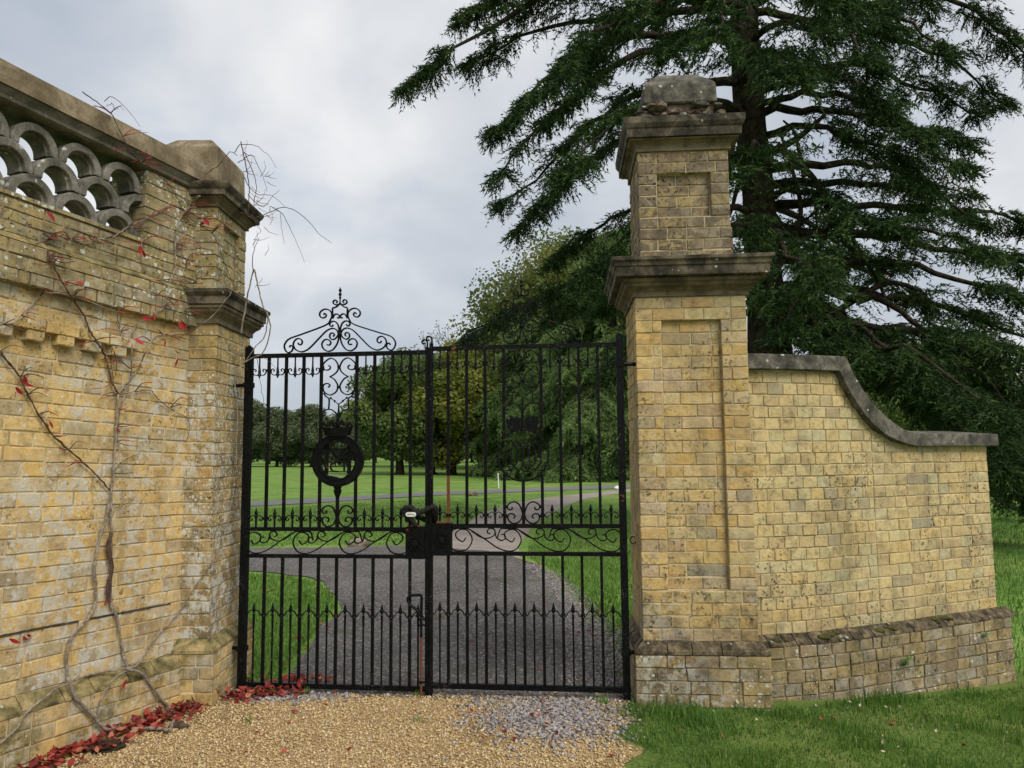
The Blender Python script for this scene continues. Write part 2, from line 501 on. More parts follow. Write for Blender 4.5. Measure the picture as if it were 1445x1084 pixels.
class MB:
    """collects shapes into ONE mesh"""

    def __init__(s):
        s.v, s.f = [], []

    def add(s, vs, fs):
        n = len(s.v)
        s.v.extend([tuple(map(float, q)) for q in vs])
        s.f.extend([tuple(i + n for i in f) for f in fs])
        return s

    def box(s, x0, x1, y0, y1, z0, z1):
        return s.add([(x0, y0, z0), (x1, y0, z0), (x1, y1, z0), (x0, y1, z0), (x0, y0, z1), (x1, y0, z1), (x1, y1, z1), (x0, y1, z1)],
                     [(0, 3, 2, 1), (4, 5, 6, 7), (0, 1, 5, 4), (1, 2, 6, 5), (2, 3, 7, 6), (3, 0, 4, 7)])

    def tube(s, path, rad, seg=6, cap=True):
        P = np.array(path, float)
        n = len(P)
        rad = np.full(n, rad) if np.isscalar(rad) else np.array(rad, float)
        T = np.gradient(P, axis=0)
        T /= (np.linalg.norm(T, axis=1, keepdims=True) + 1e-12)
        up = np.array([0, 0, 1.0]) if abs(T[0][2]) < 0.9 else np.array([1.0, 0, 0])
        a = np.cross(T[0], up)
        a /= np.linalg.norm(a) + 1e-12
        vs = []
        for i in range(n):
            a = a - T[i] * np.dot(a, T[i])
            a /= np.linalg.norm(a) + 1e-12
            b = np.cross(T[i], a)
            for k in range(seg):
                an = 2 * math.pi * k / seg
                vs.append(P[i] + rad[i] * (math.cos(an) * a + math.sin(an) * b))
        fs = []
        for i in range(n - 1):
            for k in range(seg):
                k2 = (k + 1) % seg
                fs.append((i * seg + k, i * seg + k2, (i + 1) * seg + k2, (i + 1) * seg + k))
        if cap:
            fs.append(tuple(range(seg - 1, -1, -1)))
            fs.append(tuple((n - 1) * seg + k for k in range(seg)))
        return s.add(vs, fs)

    def ribbon(s, path, t, w, y=0.0):
        """flat bar bent in the local xz plane; t thickness in plane (number or list), w depth"""
        P = np.array(path, float)
        n = len(P)
        t = np.full(n, t) if np.isscalar(t) else np.interp(np.linspace(0, 1, n), np.linspace(0, 1, len(t)), t)
        T = np.gradient(P, axis=0)
        T /= (np.linalg.norm(T, axis=1, keepdims=True) + 1e-12)
        N = np.stack([-T[:, 1], T[:, 0]], 1)
        vs = []
        for i in range(n):
            for sg, yy in ((1, -w / 2), (-1, -w / 2), (-1, w / 2), (1, w / 2)):
                q = P[i] + sg * N[i] * t[i] / 2
                vs.append((q[0], y + yy, q[1]))
        fs = []
        for i in range(n - 1):
            for k in range(4):
                k2 = (k + 1) % 4
                fs.append((i * 4 + k, (i + 1) * 4 + k, (i + 1) * 4 + k2, i * 4 + k2))
        fs.append((0, 1, 2, 3))
        fs.append(tuple((n - 1) * 4 + k for k in (3, 2, 1, 0)))
        return s.add(vs, fs)

    def lathe(s, prof, seg=10, o=(0, 0, 0)):
        """prof: (r, z)"""
        vs, fs = [], []
        for r, z in prof:
            for k in range(seg):
                an = 2 * math.pi * k / seg
                vs.append((o[0] + r * math.cos(an), o[1] + r * math.sin(an), o[2] + z))
        n = len(prof)
        for i in range(n - 1):
            for k in range(seg):
                k2 = (k + 1) % seg
                fs.append((i * seg + k, i * seg + k2, (i + 1) * seg + k2, (i + 1) * seg + k))
        fs.append(tuple(range(seg - 1, -1, -1)))
        fs.append(tuple((n - 1) * seg + k for k in range(seg)))
        return s.add(vs, fs)

    def square(s, prof, x0, x1, y0, y1):
        """moulding run round a rectangle; prof: (out, z) from bottom to top, capped"""
        vs, fs = [], []
        for o, z in prof:
            vs += [(x0 - o, y0 - o, z), (x1 + o, y0 - o, z), (x1 + o, y1 + o, z), (x0 - o, y1 + o, z)]
        n = len(prof)
        for i in range(n - 1):
            for k in range(4):
                k2 = (k + 1) % 4
                fs.append((i * 4 + k, i * 4 + k2, (i + 1) * 4 + k2, (i + 1) * 4 + k))
        fs.append((3, 2, 1, 0))
        fs.append(tuple((n - 1) * 4 + k for k in range(4)))
        return s.add(vs, fs)

    def prism(s, poly, y0, y1):
        """poly in xz, extruded y0..y1"""
        n = len(poly)
        vs = [(x, y0, z) for x, z in poly] + [(x, y1, z) for x, z in poly]
        fs = [tuple(range(n)), tuple(range(2 * n - 1, n - 1, -1))]
        for k in range(n):
            k2 = (k + 1) % n
            fs.append((k, n + k, n + k2, k2))
        return s.add(vs, fs)

    def ico(s, c, r, jit=0.0, sc=(1, 1, 1), sub=1):
        bm = bmesh.new()
        bmesh.ops.create_icosphere(bm, subdivisions=sub, radius=1.0)
        bm.verts.ensure_lookup_table()
        vs = []
        for v in bm.verts:
            k = 1 + jit * (random.random() - 0.5)
            vs.append((c[0] + v.co.x * r * sc[0] * k, c[1] + v.co.y * r * sc[1] * k, c[2] + v.co.z * r * sc[2] * k))
        fs = [tuple(q.index for q in f.verts) for f in bm.faces]
        bm.free()
        return s.add(vs, fs)

    def mesh(s, name, mat, smooth=False):
        me = bpy.data.meshes.new(name)
        me.from_pydata(s.v, [], s.f)
        me.materials.append(M[mat] if isinstance(mat, str) else mat)
        if smooth:
            me.polygons.foreach_set('use_smooth', [True] * len(me.polygons))
        me.update()
        return me

    def build(s, name, mat, parent=None, loc=None, rz=None, smooth=False):
        return link(name, s.mesh(name, mat, smooth), parent, loc, rz)


def big_mesh(name, V, Fc, mat, tint=None, smooth=False):
    """numpy mesh; Fc is (n,3) or (n,4); tint per face"""
    me = bpy.data.meshes.new(name)
    k = Fc.shape[1]
    me.vertices.add(len(V))
    me.vertices.foreach_set('co', np.ascontiguousarray(V, dtype=np.float32).ravel())
    me.loops.add(Fc.size)
    me.loops.foreach_set('vertex_index', np.ascontiguousarray(Fc, dtype=np.int32).ravel())
    me.polygons.add(len(Fc))
    me.polygons.foreach_set('loop_start', np.arange(0, Fc.size, k, dtype=np.int32))
    me.update(calc_edges=True)
    if tint is not None:
        at = me.attributes.new('tint', 'FLOAT', 'FACE')
        at.data.foreach_set('value', np.ascontiguousarray(tint, dtype=np.float32))
    if smooth:
        me.polygons.foreach_set('use_smooth', np.ones(len(Fc), dtype=bool))
    me.materials.append(M[mat] if isinstance(mat, str) else mat)
    return me


def catmull(pts, sub=6):
    P = np.array(pts, float)
    if len(P) < 3:
        return P
    Q = np.vstack([2 * P[0] - P[1], P, 2 * P[-1] - P[-2]])
    out = []
    for i in range(1, len(Q) - 2):
        p0, p1, p2, p3 = Q[i - 1], Q[i], Q[i + 1], Q[i + 2]
        for k in range(sub):
            t = k / sub
            out.append(0.5 * ((2 * p1) + (-p0 + p2) * t + (2 * p0 - 5 * p1 + 4 * p2 - p3) * t * t + (-p0 + 3 * p1 - 3 * p2 + p3) * t ** 3))
    out.append(P[-1])
    return np.array(out)


def inside(poly, X, Y):
    poly = np.array(poly, float)
    r = np.zeros(len(X), bool)
    j = len(poly) - 1
    for i in range(len(poly)):
        xi, yi = poly[i]
        xj, yj = poly[j]
        c = ((yi > Y) != (yj > Y)) & (X < (xj - xi) * (Y - yi) / (yj - yi + 1e-12) + xi)
        r ^= c
        j = i
    return r


# ================================================================== THE SETTING: ground
def gz(x, y):
    """lie of the land: the lawn falls away gently to the right of the pillar"""
    x = np.asarray(x, float)
    y = np.asarray(y, float)
    k = np.clip((x - 1.0) / 3.0, 0, 1)
    k = k * k * (3 - 2 * k)
    fade = np.clip((14 - y) / 8, 0, 1)
    far = 0.12 * np.sin(x * 0.11 + 1.0) * np.sin(y * 0.085) * np.clip((y - 13) / 30, 0, 1)
    return -0.16 * k * fade + far


def axis(lo, hi, near_lo, near_hi, step, grow=1.25):
    a = list(np.arange(near_lo, near_hi + 1e-6, step))
    d = step
    while a[-1] < hi:
        d *= grow
        a.append(a[-1] + d)
    d = step
    while a[0] > lo:
        d *= grow
        a.insert(0, a[0] - d)
    return np.array(a)


gx = axis(-900, 900, -14, 16, 0.5)
gy = axis(-60, 1500, 0, 45, 0.5)
GX, GY = np.meshgrid(gx, gy)
V = np.stack([GX.ravel(), GY.ravel(), gz(GX.ravel(), GY.ravel())], 1)
ny, nx = GX.shape
idx = np.arange(ny * nx).reshape(ny, nx)
Fq = np.stack([idx[:-1, :-1].ravel(), idx[:-1, 1:].ravel(), idx[1:, 1:].ravel(), idx[1:, :-1].ravel()], 1)
tag(link('field', big_mesh('field', V, Fq, 'grass', smooth=True)), kind='structure')


def sheet(name, left, right, mat, dz, step=0.25):
    """strip of ground between two edge lines of the same length, draped on the land"""
    Lp, Rp = catmull(left, 5), catmull(right, 5)
    n = max(len(Lp), len(Rp))

    def res(P, n):
        s = np.r_[0, np.cumsum(np.linalg.norm(np.diff(P, axis=0), axis=1))]
        q = np.linspace(0, s[-1], n)
        return np.stack([np.interp(q, s, P[:, 0]), np.interp(q, s, P[:, 1])], 1)
    Lp, Rp = res(Lp, n * 2), res(Rp, n * 2)
    n = len(Lp)
    m = 9
    V = []
    for i in range(n):
        for k in range(m):
            q = Lp[i] * (1 - k / (m - 1)) + Rp[i] * k / (m - 1)
            V.append((q[0], q[1], float(gz(q[0], q[1])) + dz))
    idx = np.arange(n * m).reshape(n, m)
    Fq = np.stack([idx[:-1, :-1].ravel(), idx[:-1, 1:].ravel(), idx[1:, 1:].ravel(), idx[1:, :-1].ravel()], 1)
    return tag(link(name, big_mesh(name, np.array(V), Fq, mat, smooth=True)), kind='structure')


def wob(pts, a=0.06, seed=1):
    r = np.random.default_rng(seed)
    P = catmull(pts, 6)
    w = r.normal(0, a, P.shape)
    w = (w + np.roll(w, 1, 0) + np.roll(w, -1, 0)) / 2
    w[0] = w[-1] = 0
    return P + w


LAWN_L = [(-1.50, 4.95), (-1.57, 5.17), (-1.66, 6.0), (-1.70, 6.8), (-1.75, 7.6), (-1.97, 8.4), (-2.33, 9.2), (-2.8, 9.7), (-3.6, 10.15), (-6.5, 10.9), (-14, 11.8), (-30, 13)]
DRIVE_R = [(0.78, 4.75), (0.76, 5.17), (0.70, 6.4), (0.63, 7.55), (0.52, 9.2), (0.34, 10.35), (-0.03, 11.3), (-0.5, 12.0), (-1.8, 12.75), (-4.4, 12.6), (-14, 14.2), (-30, 15.5)]
sheet('drive', wob(LAWN_L, 0.03, 3), wob(DRIVE_R, 0.03, 4), 'tarmac', 0.012)
TR_L = [(-1.75, 12.6), (-1.5, 13.4), (-0.97, 16.4), (-0.62, 20.0), (0.4, 24.1), (2.2, 27.2), (4.6, 30.4)]
TR_R = [(0.12, 10.9), (0.12, 12.7), (0.62, 17.3), (1.6, 21.9), (3.4, 26.6), (5.0, 29.3), (6.2, 31.3)]
sheet('gravel_track', wob(TR_L, 0.06, 5), wob(TR_R, 0.06, 6), 'track', 0.007)
RD_N = [(-60, 15), (-30, 17.5), (-14, 20.6), (-7.9, 22.8), (-3.2, 27.2), (0.0, 29.0), (4.7, 31.6), (14, 36), (40, 46), (90, 60)]
RD_F = [(-60, 17.6), (-30, 20.2), (-14, 23.2), (-8.6, 25.2), (-3.8, 29.6), (-0.5, 31.6), (4.2, 34.6), (13.5, 39), (39.5, 49), (90, 63)]
sheet('road', RD_N, RD_F, 'road', 0.016)
FC_L = [(-4.6, -1.0), (-3.3, 1.8), (-2.62, 3.3), (-2.16, 4.25), (-1.95, 4.72), (-1.86, 5.0)]
FC_R = [(1.6, -1.0), (0.80, 1.8), (0.62, 3.0), (0.70, 3.5), (0.52, 3.80), (0.68, 4.02), (0.54, 4.25), (0.70, 4.45), (0.66, 4.62), (0.80, 4.93)]
LB_L = [(1.6, -1.0), (0.70, 1.8), (0.50, 3.0), (0.50, 4.15), (0.60, 4.62), (0.82, 4.80), (0.95, 5.0)]
LB_R = [(9.0, -1.0), (8.8, 1.8), (8.0, 3.0), (7.0, 4.15), (5.4, 5.2), (3.9, 5.9), (2.3, 5.3)]
sheet('lawn', LB_L, LB_R, 'lawn_base', 0.003)
sheet('forecourt', FC_L, FC_R, 'forecourt', 0.006)


# ================================================================== MASONRY
COURSE = 0.0777
JOINT = 0.0065
_brick_cache = {}


def brick_mesh(l, h, d, mat, var):
    key = (round(l / 0.004), round(h / 0.002), round(d / 0.01), mat, var)
    if key in _brick_cache:
        return _brick_cache[key]
    r = random.Random(hash(key[:3]) * 31 + var * 7919)
    l, h, d = key[0] * 0.004, key[1] * 0.002, key[2] * 0.01
    c = 0.0036

    def ring(inset, y, jit, jy):
        pts = [(inset, inset), (l / 2, inset), (l - inset, inset), (l - inset, h / 2), (l - inset, h - inset), (l / 2, h - inset), (inset, h - inset), (inset, h / 2)]
        return [(x + r.uniform(-jit, jit), y + r.uniform(-jy, jy), z + r.uniform(-jit, jit)) for x, z in pts]
    vs = ring(c, 0.0, 0.0030, 0.0016) + ring(0.0, c * 1.2, 0.0012, 0.0008) + ring(0.0, d, 0.0, 0.0)
    fs = [tuple(range(8))]
    for a in (0, 8):
        for k in range(8):
            k2 = (k + 1) % 8
            fs.append((a + k, a + 8 + k, a + 8 + k2, a + k2))
    fs.append(tuple(range(23, 15, -1)))
    me = bpy.data.meshes.new('brick')
    me.from_pydata(vs, [], fs)
    me.materials.append(M[mat])
    _brick_cache[key] = me
    return me


class Masonry:
    """bricks of one thing: the 300 that show largest are parts of their own, the rest one joined part"""

    def __init__(s, root, limit=300):
        s.root = root
        s.items = []
        s.limit = limit
        a = root.rotation_euler[2]
        s.c, s.s_ = math.cos(a), math.sin(a)
        s.o = np.array(root.location)

    def world(s, p):
        return (s.o[0] + p[0] * s.c - p[1] * s.s_, s.o[1] + p[0] * s.s_ + p[1] * s.c, s.o[2] + p[2])

    def put(s, frame, u, z, l, h, d, off, mat, jit=0.0025, clip=None):
        x, y, a = frame(u)
        # inward normal of the face in local space is (-sin a, cos a)
        o = off + random.uniform(-jit, jit)
        x += -math.sin(a) * o
        y += math.cos(a) * o
        s.items.append(dict(p=(x, y, z), a=a, l=l, h=h, d=d, mat=mat, clip=clip, c=(x + math.cos(a) * l / 2, y + math.sin(a) * l / 2, z + h / 2)))

    def finish(s, name='brick'):
        def score(i):
            w = s.world(i['c'])
            px = proj(w)
            inv = (-10 < px[0] < 1455) and (-10 < px[1] < 1094)
            return (0 if inv else 1, -i['l'] * i['h'] / (w[0] ** 2 + w[1] ** 2 + (w[2] - CH) ** 2))
        its = sorted(s.items, key=score)
        rest = {}
        for n, i in enumerate(its):
            if i['clip'] is not None:
                me = MB().prism(i['clip'], 0, i['d']).mesh('brick', i['mat'])
            else:
                me = brick_mesh(i['l'], i['h'], i['d'], i['mat'], random.randrange(4))
            if n < s.limit:
                link(name, me, s.root, i['p'], i['a'])
            else:
                mb = rest.setdefault(i['mat'], MB())
                ca, sa = math.cos(i['a']), math.sin(i['a'])
                mb.add([(i['p'][0] + v.co.x * ca - v.co.y * sa, i['p'][1] + v.co.x * sa + v.co.y * ca, i['p'][2] + v.co.z) for v in me.vertices],
                       [tuple(f.vertices) for f in me.polygons])
        for mat, mb in rest.items():
            o = mb.build('brickwork', mat, s.root)
            o['kind'] = 'stuff'


def straight(x0, y0, ang):
    ca, sa = math.cos(ang), math.sin(ang)
    return lambda u: (x0 + u * ca, y0 + u * sa, ang)


def cuts(u0, u1, first, S, Hh, rnd=0.10, heads_only=False):
    """brick lengths from u0 to u1"""
    out = []
    u = u0
    st = first
    while u < u1 - 0.02:
        base = Hh if (heads_only or not st) else S
        l = base * random.uniform(1 - rnd, 1 + rnd)
        if u + l > u1 - 0.045:
            l = u1 - u
            if l > S * 1.25:
                l = l / 2
        out.append((u, min(u + l, u1)))
        u += l
        st = not st
    return out


def lay(ms, frame, u0, u1, z0, nc, mat, off=0.0, depth=0.10, par=0, S=0.19, Hh=0.112, ch=COURSE, heads_only=False, mats=None, endpad=(1, 1), rnd=0.10, jit=0.0025):
    for k in range(nc):
        z = z0 + k * ch
        st = (k + par) % 2 == 0
        cc = cuts(u0, u1, st, S, Hh, rnd, heads_only)
        for j, (a, b) in enumerate(cc):
            l = b - a - JOINT * random.uniform(1.1, 1.9)
            m = mat if mats is None else mats(z)
            ms.put(frame, a, z, l, ch - JOINT * random.uniform(0.8, 1.1), depth, off, m, jit)


# ------------------------------------------------------------------ right gate pillar
PR_A = R(-4.0)
rp = empty('gate_pillar', (0.805, 4.745, 0.0), PR_A)
tag(rp, 'free-standing yellow brick gate pillar with two stone cornices and broken capstone', 'gate pillar')
W1, D1 = 0.712, 0.70
ms = Masonry(rp)
PL, PT = 0.055, 0.31
# plinth: 4 courses, a course below ground, weathered top
mb = MB().box(-PL + 0.006, W1 + PL - 0.006, -PL + 0.006, D1 + PL - 0.006, -0.30, PT - 0.01)
mb.build('plinth_core', 'mortar_dark', rp)
for k in range(5):
    z = PT - (k + 1) * COURSE
    st = k % 2 == 0
    cc = cuts(-PL, W1 + PL, st, 0.20, 0.118)
    for (a, b) in cc:
        dd = 0.10
        ms.put(straight(0, -PL, 0), a, z, b - a - JOINT, COURSE - JOINT, dd, 0, 'brick_plinth', 0.004)
    fr = straight(-PL, D1 + PL, R(-90))
    for (a, b) in cuts(0, D1 + 2 * PL - 0.104, not st, 0.20, 0.118):
        ms.put(fr, a, z, b - a - JOINT, COURSE - JOINT, 0.10, 0, 'brick_plinth', 0.004)
# weathering course, moulded as separate splayed bricks
wx = -PL
k = 0
while wx < W1 + PL - 0.02:
    l = random.uniform(0.15, 0.23)
    if wx + l > W1 + PL - 0.08:
        l = W1 + PL - wx
    x0, x1 = wx + 0.003, wx + l - 0.003
    t0 = max(x0, -0.002)
    t1 = min(x1, W1 + 0.002)
    j = random.uniform(-0.004, 0.004)
    MB().add([(x0, -PL - 0.004, PT), (x1, -PL - 0.004, PT), (x1, -PL - 0.004 + j, PT + 0.022), (x0, -PL - 0.004, PT + 0.022), (t0, -0.004, PT + 0.072), (t1, -0.004, PT + 0.072 + j), (x0, 0.05, PT), (x1, 0.05, PT)],
             [(0, 1, 2, 3), (3, 2, 5, 4), (0, 3, 4, 6), (1, 7, 5, 2), (6, 4, 5, 7), (0, 6, 7, 1)]).build('weathering_brick', 'weather', rp)
    wx += l
MB().add([(-PL - 0.003, -PL, PT), (-0.001, -0.001, PT + 0.07), (-0.001, D1, PT + 0.07), (-PL - 0.003, D1 + PL, PT), (-0.001, -0.001, PT), (-0.001, D1, PT), (-PL - 0.003, -PL, PT + 0.02), (-PL - 0.003, D1 + PL, PT + 0.02)],
         [(0, 6, 7, 3), (6, 1, 2, 7), (0, 4, 1, 6), (3, 7, 2, 5), (4, 5, 2, 1), (0, 3, 5, 4)]).build('side_weathering', 'weather', rp)
# lower shaft
Z0 = PT + 0.07
NC = 28
ZT = Z0 + NC * COURSE
px0, px1 = 0.168, 0.545
pz0, pz1 = Z0 + 4 * COURSE, Z0 + 26 * COURSE
REC = 0.032
g = 0.0055
mb = MB().box(g, px0 - 0.002, g, 0.2, Z0 - 0.08, ZT).box(px1 + 0.002, W1 - g, g, 0.2, Z0 - 0.08, ZT)
mb.box(px0 - 0.002, px1 + 0.002, g, 0.2, Z0 - 0.08, pz0).box(px0 - 0.002, px1 + 0.002, g, 0.2, pz1, ZT).box(px0 - 0.002, px1 + 0.002, REC + g, 0.2, pz0, pz1)
mb.box(g, W1 - g, 0.2, D1 - g, Z0 - 0.08, ZT)
mb.build('shaft_core', 'mortar', rp)
fr0 = straight(0, 0, 0)
frL = straight(0, D1, R(-90))
frR = straight(W1, 0, R(90))
for k in range(NC):
    z = Z0 + k * COURSE
    par = k % 2 == 0
    if 4 <= k < 26:
        segs = [([(0, px0)] if par else [(0, 0.11), (0.11, px0)], 0.0),
                (cuts(px0, px1, par, 0.205, 0.12), REC),
                ([(px1, W1)] if par else [(px1, px1 + 0.062), (px1 + 0.062, W1)], 0.0)]
    else:
        segs = [(cuts(0, W1, not par, 0.19, 0.115), 0.0)]
    for cc, of in segs:
        for (a, b) in cc:
            dd = 0.19 if (b - a) < 0.13 and (a < 0.01 or b > W1 - 0.01) else 0.10
            ms.put(fr0, a, z, b - a - JOINT * random.uniform(0.7, 1.1), COURSE - JOINT * random.uniform(0.8, 1.1), dd, of, 'brick_pillar' if k > random.choice((3, 5, 6)) else 'brick_pillar_low')
    for fr in (frL, frR):
        for (a, b) in cuts(0 if fr is frL else 0.2, D1 - (0.2 if fr is frL else 0), par, 0.19, 0.115):
            ms.put(fr, a, z, b - a - JOINT, COURSE - JOINT, 0.10, 0.0, 'brick_pillar')
# lower cornice: moulded bed and projecting slab
MB().square([(0.0, ZT - 0.002), (0.012, ZT), (0.012, ZT + 0.030), (0.020, ZT + 0.036), (0.035, ZT + 0.050), (0.060, ZT + 0.062), (0.064, ZT + 0.082), (0.078, ZT + 0.086), (0.080, ZT + 0.108), (0.02, ZT + 0.110)],
            0, W1, 0, D1).build('cornice_bed', 'stone_light', rp)
CT = ZT + 0.235
MB().square([(0.05, ZT + 0.1105), (0.122, ZT + 0.116), (0.124, ZT + 0.175), (0.132, ZT + 0.178), (0.136, ZT + 0.200), (0.150, ZT + 0.212), (0.152, CT - 0.004), (0.145, CT), (0.01, CT + 0.014)],
            0, W1, 0, D1).build('cornice', 'stone', rp)
# upper shaft
ux0, ux1, uy0, uy1 = 0.045, 0.045 + 0.60, 0.045, D1 - 0.05
UZ0 = CT + 0.012
UNC = 10
UC = 0.0745
UZT = UZ0 + UNC * UC
qx0, qx1 = ux0 + 0.125, ux0 + 0.475
mb = MB().box(ux0 + g, qx0 - 0.002, uy0 + g, 0.3, UZ0, UZT).box(qx1 + 0.002, ux1 - g, uy0 + g, 0.3, UZ0, UZT)
mb.box(qx0 - 0.002, qx1 + 0.002, uy0 + g, 0.3, UZ0, UZ0 + 4 * UC).box(qx0 - 0.002, qx1 + 0.002, uy0 + g, 0.3, UZ0 + 8 * UC, UZT).box(qx0 - 0.002, qx1 + 0.002, uy0 + g + REC, 0.3, UZ0 + 4 * UC, UZ0 + 8 * UC)
mb.box(ux0 + g, ux1 - g, 0.3, uy1 - g, UZ0, UZT)
mb.build('upper_core', 'mortar', rp)
fu = straight(0, uy0, 0)
fuL = straight(ux0, uy1, R(-90))
fuR = straight(ux1, uy0, R(90))
for k in range(UNC):
    z = UZ0 + k * UC
    par = k % 2 == 0
    grow = 0.012 if k < 3 else 0.0
    if 4 <= k < 8:
        segs = [([(ux0, qx0)], 0.0), (cuts(qx0, qx1, par, 0.21, 0.125), REC), ([(qx1, ux1)], 0.0)]
    else:
        segs = [(cuts(ux0, ux1 + grow, par, 0.205, 0.12), 0.0)]
    for cc, of in segs:
        for (a, b) in cc:
            dd = 0.19 if (b - a) < 0.14 and (a < ux0 + 0.01 or b > ux1 - 0.01) else 0.10
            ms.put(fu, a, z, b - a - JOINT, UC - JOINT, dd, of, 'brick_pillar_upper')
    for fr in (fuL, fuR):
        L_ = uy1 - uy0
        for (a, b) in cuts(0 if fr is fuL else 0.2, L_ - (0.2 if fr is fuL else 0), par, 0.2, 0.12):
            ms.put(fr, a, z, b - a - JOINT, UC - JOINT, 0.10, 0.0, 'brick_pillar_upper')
ms.finish()
C2 = UZT
MB().square([(0.0, C2 - 0.001), (0.012, C2), (0.012, C2 + 0.045), (0.030, C2 + 0.060), (0.055, C2 + 0.066), (0.058, C2 + 0.072), (0.03, C2 + 0.073)], ux0, ux1, uy0, uy1).build('upper_cornice_bed', 'stone_light', rp)
MB().square([(0.03, C2 + 0.0735), (0.072, C2 + 0.078), (0.074, C2 + 0.135), (0.080, C2 + 0.138), (0.094, C2 + 0.165), (0.096, C2 + 0.205), (0.088, C2 + 0.210), (0.0, C2 + 0.226)], ux0, ux1, uy0, uy1).build('upper_cornice', 'stone', rp)
# broken brick bed under the capstone: loose lumps
kx0, kx1, ky0, ky1 = ux0 + 0.055, ux1 - 0.055, uy0 + 0.05, uy1 - 0.05
KZ = C2 + 0.215
for n in range(46):
    side = n % 4
    t = random.random()
    if side < 2:
        c = (kx0 - 0.03 + t * (kx1 - kx0 + 0.08), ky0 + random.uniform(-0.005, 0.03), KZ + random.uniform(0.03, 0.135))
    elif side == 2:
        c = (kx0 + random.uniform(-0.02, 0.03), ky0 + t * (ky1 - ky0), KZ + random.uniform(0.01, 0.07))
    else:
        c = (kx1 + random.uniform(-0.02, 0.06), ky0 + t * (ky1 - ky0), KZ + random.uniform(0.01, 0.05))
    MB().ico(c, random.uniform(0.022, 0.048), 0.5, (random.uniform(1.0, 1.7), 1.0, random.uniform(0.45, 0.75))).build('rubble_lump', 'rubble' if n % 3 else 'coping', rp)
MB().box(kx0 + 0.02, kx1 - 0.02, ky0 + 0.025, ky1 - 0.02, KZ - 0.005, KZ + 0.15).build('rubble_bed', 'rubble', rp)
cz = KZ + 0.142
mb = MB()
prof = [(0.0, cz), (0.004, cz + 0.012), (0.0, cz + 0.125), (-0.006, cz + 0.150), (-0.110, cz + 0.258), (-0.125, cz + 0.260)]
mb.square(prof, kx0, kx1, ky0, ky1)
o = mb.build('capstone', 'coping', rp)
bv = o.modifiers.new('soft', 'BEVEL')
bv.width = 0.012
bv.segments = 2
# hook and hinge pintle on the pillar
MB().tube([(-0.004, 0.30, 0.95), (-0.03, 0.29, 0.94), (-0.045, 0.285, 0.965), (-0.03, 0.28, 0.99), (-0.012, 0.28, 0.985)], 0.004, 6).build('hook', 'iron', rp)

# ------------------------------------------------------------------ right wing wall, curving back
RW = catmull([(1.505, 4.860), (2.02, 4.985), (2.60, 5.215), (3.06, 5.415), (3.62, 5.665)], 10)
rs = np.r_[0, np.cumsum(np.linalg.norm(np.diff(RW, axis=0), axis=1))]
RLEN = rs[-1]


def rw_pt(s):
    x = np.interp(s, rs, RW[:, 0])
    y = np.interp(s, rs, RW[:, 1])
    e = 0.03
    x2, y2 = np.interp(min(s + e, RLEN), rs, RW[:, 0]), np.interp(min(s + e, RLEN), rs, RW[:, 1])
    x1, y1 = np.interp(max(s - e, 0), rs, RW[:, 0]), np.interp(max(s - e, 0), rs, RW[:, 1])
    return x, y, math.atan2(y2 - y1, x2 - x1)


def rw_hit(px, py, out=0.0):
    """photograph pixel -> (distance along the wing wall, height) on its face"""
    best = None
    r = ray(px, py)
    for s in np.linspace(-0.05, RLEN + 0.15, 420):
        x, y, a = rw_pt(min(max(s, 0), RLEN))
        ex = s - min(max(s, 0), RLEN)
        x += math.cos(a) * ex + math.sin(a) * out
        y += math.sin(a) * ex - math.cos(a) * out
        e = abs(x * r[1] - y * r[0])
        if best is None or e < best[0]:
            best = (e, s, CH + r[2] * y / r[1])
    return best[1], best[2]


wall_r = empty('wing_wall', (RW[0][0], RW[0][1], 0))
tag(wall_r, 'low pale brick wing wall with S-curved stone coping beside the free-standing pillar', 'wall')
WO = np.array([RW[0][0], RW[0][1]])


def rw_frame(u):
    x, y, a = rw_pt(u)
    return (x - WO[0], y - WO[1], a)


UND = [rw_hit(*p, out=0.03) for p in [(1052, 523), (1120, 522), (1170, 521), (1181, 524), (1192, 546), (1206, 570), (1225, 595), (1244, 612), (1266, 623), (1290, 629), (1323, 630), (1365, 630), (1402, 629)]]
TOPL = [rw_hit(*p, out=0.05) for p in [(1052, 499), (1120, 500), (1180, 502), (1195, 504), (1206, 529), (1225, 559), (1247, 584), (1266, 600), (1282, 608), (1301, 612), (1323, 612.5), (1365, 612.5), (1409, 612.5)]]
US = np.array([u[0] for u in UND])
UZ = np.array([u[1] for u in UND])
hi_z = float(np.mean(UZ[:3]))
lo_z = float(np.mean(UZ[-3:]))
UZ[:3] = hi_z
UZ[-4:] = lo_z


def und(s):
    return float(np.interp(s, US, UZ))


